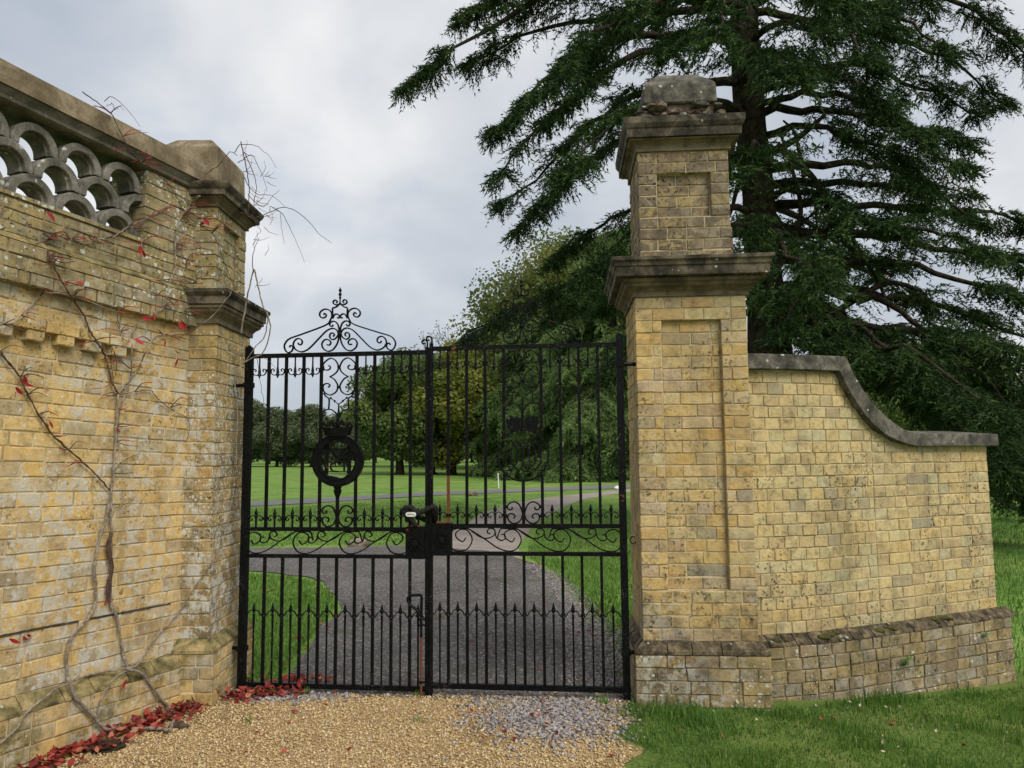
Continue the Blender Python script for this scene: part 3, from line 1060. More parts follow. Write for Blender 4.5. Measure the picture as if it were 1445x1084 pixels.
PTR = 0.315
WZ0 = PTR + 0.058
msr = Masonry(wall_r, 310)
nc = int((hi_z - WZ0) / COURSE) + 1
BEND = 1.05
for k in range(nc):
    z = WZ0 + k * COURSE
    if z > hi_z - 0.01:
        break
    par = k % 2 == 0
    cc = cuts(-0.02 if par else -0.06, BEND, True, 0.112, 0.112, 0.06, True)
    last = cc[-1][1]
    cc += cuts(last, RLEN - 0.005, par, 0.205, 0.118)
    for (a, b) in cc:
        a2 = max(a, 0.0)
        l = b - a2 - JOINT * random.uniform(0.7, 1.2)
        h = COURSE - JOINT * random.uniform(0.8, 1.15)
        if l < 0.02:
            continue
        ua, ub = und(a2), und(a2 + l)
        mat = 'brick_wing'
        if min(ua, ub) >= z + h + 0.002:
            msr.put(rw_frame, a2, z, l, h, 0.10, 0.0, mat, 0.002)
        elif max(ua, ub) > z + 0.012:
            pts = [(0.0, 0.0), (l, 0.0)]
            tops = []
            for q in np.linspace(l, 0, 5):
                tops.append((float(q), min(h, und(a2 + q) - z + 0.004)))
            lim = [p for p in tops if p[1] > 0.004]
            if len(lim) >= 2:
                pts = [(min(p[0] for p in lim), 0.0), (max(p[0] for p in lim), 0.0)] + lim
                if max(p[0] for p in lim) - min(p[0] for p in lim) > 0.03:
                    msr.put(rw_frame, a2, z, l, h, 0.10, 0.0, mat, 0.002, clip=pts)
# plinth courses (ground falls to the right, so more show there)
for k in range(7):
    z = PTR - (k + 1) * COURSE
    par = k % 2 == 0
    cc = cuts(-0.02, BEND, True, 0.118, 0.118, 0.08, True)
    cc += cuts(cc[-1][1], RLEN + 0.055, par, 0.205, 0.118)
    for (a, b) in cc:
        a2 = max(a, 0)
        x, y, an = rw_pt(min(a2, RLEN))
        if z + COURSE < gz(x, y) - 0.02 or b - a2 < 0.02:
            continue
        msr.put(rw_frame, min(a2, RLEN + 0.0) if a2 <= RLEN else a2, z, b - a2 - JOINT, COURSE - JOINT * random.uniform(0.9, 1.4), 0.12, -0.062, 'brick_wing_plinth', 0.004)
msr.finish()


def ribbon_wall(zlo, zhi_f, out_f, out_b, s0, s1, n=60):
    """solid curved wall between offsets (out = towards the viewer)"""
    mb = MB()
    V = []
    ss = np.linspace(s0, s1, n)
    for s in ss:
        x, y, a = rw_pt(min(max(s, 0), RLEN))
        ex = s - min(max(s, 0), RLEN)
        x += math.cos(a) * ex - WO[0]
        y += math.sin(a) * ex - WO[1]
        nx_, ny_ = math.sin(a), -math.cos(a)
        zl = zlo(s) if callable(zlo) else zlo
        zf, zb = zhi_f(s)
        V += [(x + nx_ * out_f, y + ny_ * out_f, zl), (x + nx_ * out_f, y + ny_ * out_f, zf), (x - nx_ * out_b, y - ny_ * out_b, zb), (x - nx_ * out_b, y - ny_ * out_b, zl)]
    fs = []
    for i in range(n - 1):
        for k in range(4):
            k2 = (k + 1) % 4
            fs.append((i * 4 + k, i * 4 + k2, (i + 1) * 4 + k2, (i + 1) * 4 + k))
    fs += [(3, 2, 1, 0), tuple((n - 1) * 4 + k for k in range(4))]
    return mb.add(V, fs)


ribbon_wall(-0.5, lambda s: (und(s) - 0.001,) * 2, -0.0065, 0.32, 0.004, RLEN - 0.008, 110).build('wall_core', 'mortar', wall_r)
ribbon_wall(-0.5, lambda s: (PTR - 0.006,) * 2, 0.053, 0.30, 0.004, RLEN + 0.048, 40).build('plinth_core', 'mortar_dark', wall_r)
# splayed weathering bricks on the plinth
u = 0.0
while u < RLEN + 0.03:
    l = random.uniform(0.075, 0.12)
    j = random.uniform(-0.0035, 0.0035)
    x, y, a = rw_frame(min(u, RLEN))
    if u > RLEN:
        x += math.cos(a) * (u - RLEN)
        y += math.sin(a) * (u - RLEN)
    MB().add([(0.003, -0.066 + j, PTR - 0.002), (l - 0.003, -0.066 + j, PTR - 0.002), (l - 0.003, -0.064 + j, PTR + 0.010), (0.003, -0.064 + j, PTR + 0.010), (0.003, 0.004, WZ0 + j * 0.8), (l - 0.003, 0.004, WZ0 - j * 0.5), (0.003, 0.004, PTR - 0.01), (l - 0.003, 0.004, PTR - 0.01)],
             [(0, 1, 2, 3), (3, 2, 5, 4), (0, 3, 4, 6), (1, 7, 5, 2), (6, 4, 5, 7), (0, 6, 7, 1)]).build('weathering_brick', 'weather', wall_r, (x, y, 0), a)
    u += l
# moss cushions on the ledge
for n in range(16):
    u = random.choice([0.55, 0.62, 1.0, 1.1, 1.2, 1.55, 1.65, 1.95, 0.2, 0.72]) + random.uniform(-0.05, 0.05)
    x, y, a = rw_frame(u)
    t = random.uniform(0.2, 0.8)
    MB().ico((x + math.sin(a) * 0.06 * t, y - math.cos(a) * 0.06 * t, PTR + 0.06 - 0.045 * t), random.uniform(0.012, 0.028), 0.5, (1.6, 1.0, 0.6), 2).build('moss_cushion', 'moss', wall_r)
# coping: three stones, top falls to the front
TS = np.array([t[0] for t in TOPL])
TZ = np.array([t[1] for t in TOPL])
TZ[:3] = np.mean(TZ[:3])
TZ[-3:] = np.mean(TZ[-3:])


def cop_piece(name, pts_lo, pts_hi):
    """stone whose front outline is given by lower and upper (s, z) lines"""
    n = len(pts_lo)
    V = []
    for (sl, zl), (sh, zh) in zip(pts_lo, pts_hi):
        for s, z, o in ((sl, zl, 0.055), (sh, zh, 0.05), (sh, zh + 0.035, -0.36), (sl, zl, -0.37)):
            x, y, a = rw_pt(min(max(s, 0), RLEN))
            ex = s - min(max(s, 0), RLEN)
            x += math.cos(a) * ex - WO[0] + math.sin(a) * o
            y += math.sin(a) * ex - WO[1] - math.cos(a) * o
            V.append((x, y, z))
    fs = []
    for i in range(n - 1):
        for k in range(4):
            k2 = (k + 1) % 4
            fs.append((i * 4 + k, (i + 1) * 4 + k, (i + 1) * 4 + k2, i * 4 + k2))
    fs += [(0, 1, 2, 3), tuple((n - 1) * 4 + k for k in (3, 2, 1, 0))]
    o = MB().add(V, fs).build(name, 'coping', wall_r)
    bv = o.modifiers.new('soft', 'BEVEL')
    bv.width = 0.006
    bv.segments = 2
    bv.limit_method = 'ANGLE'
    bv.angle_limit = R(40)
    return o


LO = list(zip(US, UZ))
HI = list(zip(TS, TZ))
Lc = catmull([LO[i] for i in (3, 4, 5, 6, 7, 8, 9)], 4)
Hc = catmull([HI[i] for i in (3, 4, 5, 6, 7, 8, 9)], 4)
cop_piece('coping_stone', [(0.0, hi_z), (LO[3][0] * 0.5, hi_z), (LO[3][0] - 0.002, hi_z)], [(0.0, TZ[0]), (HI[3][0] * 0.5, TZ[0]), (HI[3][0] - 0.002, TZ[1])])
cop_piece('coping_stone', list(map(tuple, Lc)), list(map(tuple, Hc)))
e0, h0 = LO[9], HI[9]
cop_piece('coping_stone', [(e0[0] + 0.002, lo_z), ((e0[0] + RLEN) / 2, lo_z), (RLEN + 0.06, lo_z)], [(h0[0] + 0.002, TZ[-1]), ((h0[0] + RLEN) / 2, TZ[-1]), (RLEN + 0.06, TZ[-1])])

# ------------------------------------------------------------------ left wall (splayed towards the viewer)
LW_D = np.array([-0.37, -0.929])                       # away from the pier
LW_P = np.array([-2.118, 4.780])
LW_A = math.atan2(0.929, 0.37)                         # local +x runs to the pier
LW_N = np.array([0.929, -0.37, 0.0])                   # out of the face
LW_T = R(2.2)
LWL = 2.3                                               # length built
lw = empty('garden_wall', (LW_P[0] + LW_D[0] * LWL, LW_P[1] + LW_D[1] * LWL, LWL * math.sin(LW_T)), LW_A)
lw.rotation_euler = (0, LW_T, LW_A)     # the courses climb with the lane, away from the pier
tag(lw, 'tall honey brick wall with pierced half-round tile screen, overgrown by bare creeper', 'wall')
msl = Masonry(lw, 300)


def LX(s):
    return LWL - s


def lw_frame_off(y):
    return straight(0, y, 0)


Lp0 = 0.245                # plinth top
Lz0 = 0.326                # face starts
TH = 0.30
END = LX(-0.02)
MB().box(0, END, -0.052, TH, -0.3, Lp0 - 0.006).build('plinth_core', 'mortar', lw)
lay(msl, straight(0, -0.06, 0), 0, END, Lp0 - 5 * 0.082, 5, 'brick_left_plinth', 0.0, 0.1, 0, 0.205, 0.125, 0.082, jit=0.003)
u = 0.0
while u < END - 0.02:
    l = random.uniform(0.17, 0.24)
    l = min(l, END - u)
    j = random.uniform(-0.004, 0.004)
    MB().add([(u + 0.003, -0.062 + j, Lp0 - 0.002), (u + l - 0.003, -0.062 + j, Lp0 - 0.002), (u + l - 0.003, -0.06 + j, Lp0 + 0.012), (u + 0.003, -0.06 + j, Lp0 + 0.012), (u + 0.003, 0.003, Lz0 - 0.004 + j), (u + l - 0.003, 0.003, Lz0 - 0.006 - j), (u + 0.003, 0.003, Lp0 - 0.01), (u + l - 0.003, 0.003, Lp0 - 0.01)],
             [(0, 1, 2, 3), (3, 2, 5, 4), (0, 3, 4, 6), (1, 7, 5, 2), (6, 4, 5, 7), (0, 6, 7, 1)]).build('weathering_brick', 'weather_left', lw)
    u += l
LC = 0.0776
N1 = 23
DZ = Lz0 + N1 * LC         # dentil course underside
MB().box(0, END, g, TH, Lz0 - 0.1, DZ + 0.30).build('wall_core', 'mortar', lw)
lay(msl, straight(0, 0, 0), 0, END, Lz0, N1, 'brick_left', 0.0, 0.1, 0, 0.205, 0.122, LC)
u = LX(1.5)
for n_ in range(7):
    MB().box(u + 0.001, u + (0.208 if n_ % 3 else 0.15), -0.004 - 0.003 * (n_ % 2), 0.05, Lz0 + 4 * LC - JOINT - 0.0005, Lz0 + 4 * LC - 0.0008).build('damp_course_slate', 'mortar_slate', lw)
    u += 0.21
# dentil course: every other header stands proud
lay(msl, straight(0, 0, 0), 0, END, DZ, 1, 'brick_left', 0.003, 0.1, 1, 0.205, 0.122, 0.056)
sx = 0.625
while LX(sx) > 0.1:
    msl.put(straight(0, 0, 0), LX(sx) - 0.045, DZ + 0.001, 0.096, 0.054, 0.10, -0.045, 'brick_left', 0.002)
    sx += 0.168
# rail course, then two plain courses
lay(msl, straight(0, 0, 0), 0, LX(0.49), DZ + 0.056, 1, 'brick_left', -0.048, 0.14, 0, 0.205, 0.205, 0.066)
lay(msl, straight(0, 0, 0), LX(0.49), END, DZ + 0.056, 1, 'brick_left', 0.0, 0.10, 0, 0.205, 0.122, 0.066)
lay(msl, straight(0, 0, 0), 0, END, DZ + 0.122, 2, 'brick_left', 0.0, 0.1, 0, 0.205, 0.122, 0.078)
# projecting string band with moss-topped weathering
BZ = DZ + 0.279
MB().box(0, END, -0.042, TH, BZ + 0.002, BZ + 0.215).build('band_core', 'mortar_dark', lw)
lay(msl, straight(0, -0.055, 0), 0, END, BZ, 1, 'brick_left_top', 0.0, 0.1, 0, 0.12, 0.07, 0.07, jit=0.003)
lay(msl, straight(0, -0.05, 0), 0, END, BZ + 0.07, 2, 'brick_left_top', 0.0, 0.1, 1, 0.205, 0.122, 0.074, jit=0.003)
MB().add([(0, -0.05, BZ + 0.216), (END, -0.05, BZ + 0.216), (END, -0.046, BZ + 0.225), (0, -0.046, BZ + 0.225), (0, 0.01, BZ + 0.262), (END, 0.01, BZ + 0.262), (0, 0.01, BZ + 0.2), (END, 0.01, BZ + 0.2)],
         [(0, 1, 2, 3), (3, 2, 5, 4), (0, 3, 4, 6), (1, 7, 5, 2), (6, 4, 5, 7), (0, 6, 7, 1)]).build('band_weathering', 'weather_left', lw)
SZ = BZ + 0.258
SILL = 2.865
OPEN = LX(0.485)
nS = 3
sc = (SILL - 0.03 - SZ) / nS
MB().box(0, END, g, TH, BZ + 0.21, SILL - 0.028).build('sill_core', 'mortar_dark', lw)
lay(msl, straight(0, 0, 0), 0, END, SZ, nS, 'brick_left_top', 0.0, 0.1, 0, 0.205, 0.122, sc)
# sloping sill tiles under the screen
u = 0.0
while u < OPEN - 0.01:
    l = min(random.uniform(0.18, 0.22), OPEN - u)
    MB().add([(u + 0.002, -0.012, SILL - 0.028), (u + l - 0.002, -0.012, SILL - 0.028), (u + l - 0.002, -0.012, SILL - 0.006), (u + 0.002, -0.012, SILL - 0.006), (u + 0.002, TH, SILL - 0.012), (u + l - 0.002, TH, SILL - 0.012), (u + 0.002, TH, SILL - 0.028), (u + l - 0.002, TH, SILL - 0.028)],
             [(0, 1, 2, 3), (3, 2, 5, 4), (0, 3, 4, 6), (1, 7, 5, 2), (6, 4, 5, 7), (0, 6, 7, 1)]).build('sill_brick', 'brick_left_top', lw)
    u += l
MTOP = 3.312
# brick pier between the screen and the gate pier
MB().box(OPEN + g, END, g, TH, SILL - 0.03, MTOP).build('end_core', 'mortar_dark', lw)
nE = 6
ce = (MTOP - (SILL - 0.028)) / nE
lay(msl, straight(0, 0, 0), OPEN, END, SILL - 0.028, nE, 'brick_left_top', 0.0, 0.1, 0, 0.205, 0.122, ce, jit=0.003)
fO = straight(OPEN, TH, R(-90))
for k in range(nE):
    for (a, b) in cuts(0, TH - 0.105, k % 2 == 0, 0.19, 0.11):
        msl.put(fO, a, SILL - 0.028 + k * ce, b - a - JOINT, ce - JOINT, 0.1, 0.0, 'brick_left_top')
msl.finish()
# half-round tiles, stacked like fish scales


def arch_tile(ro, ri, d, a0=-6.0, a1=186.0, n=22):
    mb = MB()
    V = []
    prof = [(ro - 0.006, 0.0), (ro, 0.006), (ro, d), (ri - 0.002, d), (ri - 0.012, 0.03), (ri - 0.002, 0.028), (ri, 0.004), (ri + 0.004, 0.0)]
    m_ = len(prof)
    for i in range(n):
        an = R(a0 + (a1 - a0) * i / (n - 1))
        for r_, y in prof:
            V.append((r_ * math.cos(an), y, r_ * math.sin(an)))
    fs = []
    for i in range(n - 1):
        for k in range(m_):
            k2 = (k + 1) % m_
            fs.append((i * m_ + k, i * m_ + k2, (i + 1) * m_ + k2, (i + 1) * m_ + k))
    fs += [tuple(range(m_ - 1, -1, -1)), tuple((n - 1) * m_ + k for k in range(m_))]
    return mb.add(V, fs)


tile_me = arch_tile(0.132, 0.087, 0.14).mesh('ring_tile', 'tile')
half_me = arch_tile(0.132, 0.087, 0.14, 84, 186, 13).mesh('ring_tile', 'tile')
P_ = 0.269
for row, (apex, s0) in enumerate(((3.287, 0.635), (3.143, 0.635 + P_ / 2), (2.996, 0.635))):
    n = 0
    s = s0
    while LX(s) > 0.12:
        link('ring_tile', tile_me, lw, (LX(s), 0.02 + random.uniform(-0.006, 0.006), apex - 0.13 + random.uniform(-0.004, 0.004)))
        s += P_
link('ring_tile', half_me, lw, (OPEN - 0.003, 0.022, 3.143 - 0.13))
# moulding and coping above
prof = [(0.02, MTOP), (-0.005, MTOP), (-0.022, MTOP + 0.008), (-0.026, MTOP + 0.024), (-0.040, MTOP + 0.042), (-0.048, MTOP + 0.052), (-0.05, MTOP + 0.060), (0.02, MTOP + 0.060)]
u = 0.0
first = True
while u < END - 0.01:
    l = min(0.92 if not first else 0.62, END - u)
    first = False
    V = []
    for xx in (u + 0.0015, u + l - 0.0015):
        V += [(xx, y, z) for y, z in prof[:-1]] + [(xx, TH + 0.02, MTOP + 0.06), (xx, TH + 0.02, MTOP)]
    m_ = len(V) // 2
    MB().add(V, [tuple(range(m_)), tuple(range(2 * m_ - 1, m_ - 1, -1))] + [(k, m_ + k, m_ + (k + 1) % m_, (k + 1) % m_) for k in range(m_)]).build('moulding_stone', 'moulding', lw)
    z1, z2 = MTOP + 0.062, MTOP + 0.180
    V = []
    for xx in (u + 0.001, u + l - 0.001):
        V += [(xx, -0.062, z1), (xx, -0.060, z2), (xx, 0.05, z2 + 0.035), (xx, TH - 0.05, z2 + 0.035), (xx, TH + 0.06, z2), (xx, TH + 0.06, z1)]
    MB().add(V, [(0, 1, 2, 3, 4, 5)[::-1], tuple(range(6, 12))] + [(k, (k + 1) % 6, 6 + (k + 1) % 6, 6 + k) for k in range(6)]).build('coping_stone', 'coping_left', lw)
    u += l

# ------------------------------------------------------------------ left gate pier
lp = empty('gate_pier', (-1.93, 4.79, 0))
tag(lp, 'lichen-spotted brick gate pier joined to the tall honey brick wall', 'gate pier')
msp = Masonry(lp, 300)
PW, PD = 0.72, 0.62          # extends to -x and +y
PLp = 0.055
MB().box(-PW - PLp, PLp - 0.006, -PLp + 0.006, PD + PLp, -0.3, 0.325).build('plinth_core', 'mortar', lp)
for k in range(6):
    z = 0.33 - (k + 1) * 0.078
    st = k % 2 == 0
    for (a, b) in cuts(-0.36, PLp, st, 0.2, 0.12):
        msp.put(straight(0, -PLp, 0), a + JOINT, z, b - a - JOINT, 0.07, 0.1, 0, 'brick_left_plinth', 0.004)
    for (a, b) in cuts(0.10, PD + 2 * PLp, not st, 0.2, 0.12):
        msp.put(straight(PLp, -PLp, R(90)), a, z, b - a - JOINT, 0.07, 0.1, 0, 'brick_left_plinth', 0.004)
MB().square([(PLp + 0.003, 0.326), (PLp + 0.003, 0.345), (0.003, 0.405), (-0.02, 0.405)], -PW, 0, 0, PD).build('plinth_weathering', 'weather_left', lp)
pz = 0.405
NP = 26
PZT = pz + NP * 0.0773
MB().box(-PW, -g, g, PD - g, 0.33, PZT).build('shaft_core', 'mortar', lp)
for k in range(NP):
    z = pz + k * 0.0773
    st = k % 2 == 0
    cc = cuts(-0.30, 0, st, 0.19, 0.112)
    for (a, b) in cc:
        dd = 0.19 if (b - a) < 0.13 and b > -0.01 else 0.10
        msp.put(straight(0, 0, 0), a + JOINT, z, b - a - JOINT, 0.0708, dd, 0, 'brick_pier_left')
    s0 = 0.195 if cc[-1][1] - cc[-1][0] < 0.13 else 0.105
    for (a, b) in cuts(s0, PD, st, 0.19, 0.112):
        msp.put(straight(0, 0, R(90)), a, z, b - a - JOINT, 0.0708, 0.1, 0, 'brick_pier_left')
MB().square([(0.0, PZT - 0.002), (0.014, PZT), (0.014, PZT + 0.03), (0.028, PZT + 0.05), (0.055, PZT + 0.072), (0.06, PZT + 0.09), (0.072, PZT + 0.095), (0.074, PZT + 0.112), (0.02, PZT + 0.113)], -PW, 0, 0, PD).build('cornice_bed', 'stone_light', lp)
PCT = PZT + 0.215
MB().square([(0.04, PZT + 0.1135), (0.084, PZT + 0.118), (0.086, PZT + 0.170), (0.094, PZT + 0.173), (0.108, PZT + 0.19), (0.11, PCT - 0.004), (0.10, PCT), (0.0, PCT + 0.015)], -PW, 0, 0, PD).build('cornice', 'stone', lp)
# upper stage, with sunk panel on the gateway side
ox, oy = -0.035, 0.035
PD2 = PD - 0.035
vz = PCT + 0.012
NV = 7
VC = (3.215 - vz) / NV
VZT = vz + NV * VC
qy0, qy1 = oy + 0.125, PD2 - 0.13
mb = MB().box(-PW + 0.03, ox - 0.10, oy + g, PD2 - g, vz, VZT).box(ox - 0.10, ox - g, oy + g, qy0, vz, VZT).box(ox - 0.10, ox - g, qy1, PD2 - g, vz, VZT)
mb.box(ox - 0.10, ox - g - REC, qy0, qy1, vz, VZT).box(ox - 0.10, ox - g, qy0, qy1, vz, vz + 0.5 * VC).box(ox - 0.10, ox - g, qy0, qy1, vz + 6 * VC, VZT)
mb.build('upper_core', 'mortar_dark', lp)
for k in range(NV):
    z = vz + k * VC
    st = k % 2 == 0
    for (a, b) in cuts(ox - 0.30, ox, not st, 0.19, 0.115):
        msp.put(straight(0, oy, 0), a + JOINT, z, b - a - JOINT, VC - JOINT, 0.105, 0, 'brick_left_top', 0.003)
    f2 = straight(ox, 0, R(90))
    if 1 <= k < 6:
        segs = [([(oy + 0.108, qy0)], 0), (cuts(qy0, qy1, st, 0.19, 0.11), REC), ([(qy1, PD2)], 0)]
    else:
        segs = [(cuts(oy + 0.108, PD2, st, 0.19, 0.11), 0)]
    for cc, of in segs:
        for (a, b) in cc:
            if b - a > 0.012:
                msp.put(f2, a, z, max(b - a - JOINT, 0.01), VC - JOINT, 0.1, of, 'brick_left_top', 0.003)
msp.finish()
MB().square([(0.0, VZT - 0.001), (0.012, VZT), (0.012, VZT + 0.02), (0.035, VZT + 0.045), (0.048, VZT + 0.05), (0.05, VZT + 0.058), (0.02, VZT + 0.059)], -PW + 0.03, ox, oy, PD2).build('upper_cornice_bed', 'stone_light', lp)
MB().square([(0.03, VZT + 0.0595), (0.070, VZT + 0.063), (0.072, VZT + 0.095), (0.084, VZT + 0.11), (0.094, VZT + 0.13), (0.095, VZT + 0.145), (0.085, VZT + 0.15), (0.0, VZT + 0.163)], -PW + 0.03, ox, oy, PD2).build('upper_cornice', 'stone', lp)
zc = VZT + 0.155
o = MB().square([(0.0, zc), (0.005, zc + 0.02), (-0.004, zc + 0.275), (-0.075, zc + 0.348), (-0.085, zc + 0.350)], -0.44, ox - 0.012, oy + 0.012, PD2 - 0.02).build('capstone', 'coping_left', lp)
bv = o.modifiers.new('soft', 'BEVEL')
bv.width = 0.012
bv.segments = 2

# ================================================================== THE GATES
G0 = np.array([-1.824, 5.043])
G1 = np.array([0.723, 4.776])
GA = math.atan2(G1[1] - G0[1], G1[0] - G0[0])
GW = float(np.linalg.norm(G1 - G0))
LEAF = GW / 2 - 0.0025
BAR0, BSP = 0.165, 0.1235
Q = 0.00090                 # metres per traced unit of the scrollwork


def mirror(pts):
    return [(-x, y) for x, y in pts]


CREST = [   # right half, traced about the leaf's centre line, up from the top rail; (points, taper)
    [(77, 233), (110, 210), (182, 183), (302, 143), (392, 113), (425, 80), (432, 52), (420, 20), (398, 6), (375, 16), (364, 36), (368, 55), (384, 60), (392, 46)],
    [(6, 128), (12, 150), (27, 173), (57, 183), (102, 166), (162, 108), (232, 38), (277, 13), (312, 13), (347, 33), (362, 63), (354, 93), (332, 111), (307, 109), (291, 90), (298, 68), (316, 65), (324, 80)],
    [(4, 128), (10, 90), (22, 58), (52, 20), (92, 10), (127, 33), (137, 68), (117, 97), (88, 98), (68, 78), (77, 57), (98, 60)],
    [(8, 138), (20, 118), (35, 104), (57, 98), (76, 116), (73, 141), (52, 148), (41, 133), (52, 121)],
    [(3, 140), (5, 172), (13, 208), (32, 232), (57, 237), (77, 223), (77, 206), (62, 199), (50, 211)],
    [(80, 236), (64, 270), (65, 302), (87, 326), (122, 332), (152, 313), (158, 288), (142, 267), (118, 269), (106, 286), (117, 300), (129, 290)],
    [(60, 262), (57, 300), (57, 336), (32, 346), (10, 363)],
    [(57, 258), (42, 287), (22, 292), (5, 279), (8, 262), (22, 264)],
    [(5, 366), (30, 364), (51, 374), (52, 392), (35, 400), (22, 389), (30, 377)],
]
PANEL = [   # left half, down from the top rail
    [(-85, -68), (-70, -76), (-74, -96), (-105, -102), (-125, -82), (-120, -50), (-72, -14), (-30, -30), (-6, -76), (-15, -113), (-45, -140), (-72, -154)],
    [(-72, -154), (-40, -170), (-15, -205), (-8, -232), (-20, -265), (-45, -284), (-75, -290), (-110, -270), (-125, -235), (-115, -211), (-88, -203), (-70, -218), (-84, -234)],
    [(-118, -275), (-100, -300), (-75, -324), (-77, -396)],
    [(-5, -470), (-9, -448), (-22, -424), (-60, -400), (-100, -403), (-128, -425), (-121, -446), (-104, -440)],
    [(-2, -362), (-32, -337), (-62, -314)],
]
FOOT = [    # left half, up from the middle rail (lyre under the roundel)
    [(-6, 60), (-14, 100), (-34, 140), (-66, 156), (-100, 146), (-118, 122), (-106, 102), (-84, 104), (-82, 122)],
    [(-6, 70), (-20, 30), (-50, 6), (-86, 6), (-112, 34), (-108, 66), (-80, 72), (-62, 54), (-74, 38)],
]
FZ = [      # one length of the running frieze, from the right edge of its big curl
    [(-38, 12), (-60, -12), (-97, 12), (-100, 42), (-66, 62), (-26, 52), (0, 0), (-28, -54), (-82, -68), (-150, -46), (-230, 8), (-312, 58), (-380, 86), (-425, 66), (-446, 12)],
    [(-312, 58), (-262, 22), (-215, 8), (-170, 24), (-160, 50), (-178, 70), (-200, 64), (-208, 44), (-190, 34)],
    [(-160, 40), (-150, 12), (-122, -4), (-98, 8), (-104, 32), (-124, 30)],
]


def spiral_c(r):
    return [(0.000, 0.0), (0.010, 0.020), (0.026, 0.024), (0.040, 0.012), (0.040, -0.008), (0.026, -0.014), (0.018, -0.004), (0.026, 0.002)]


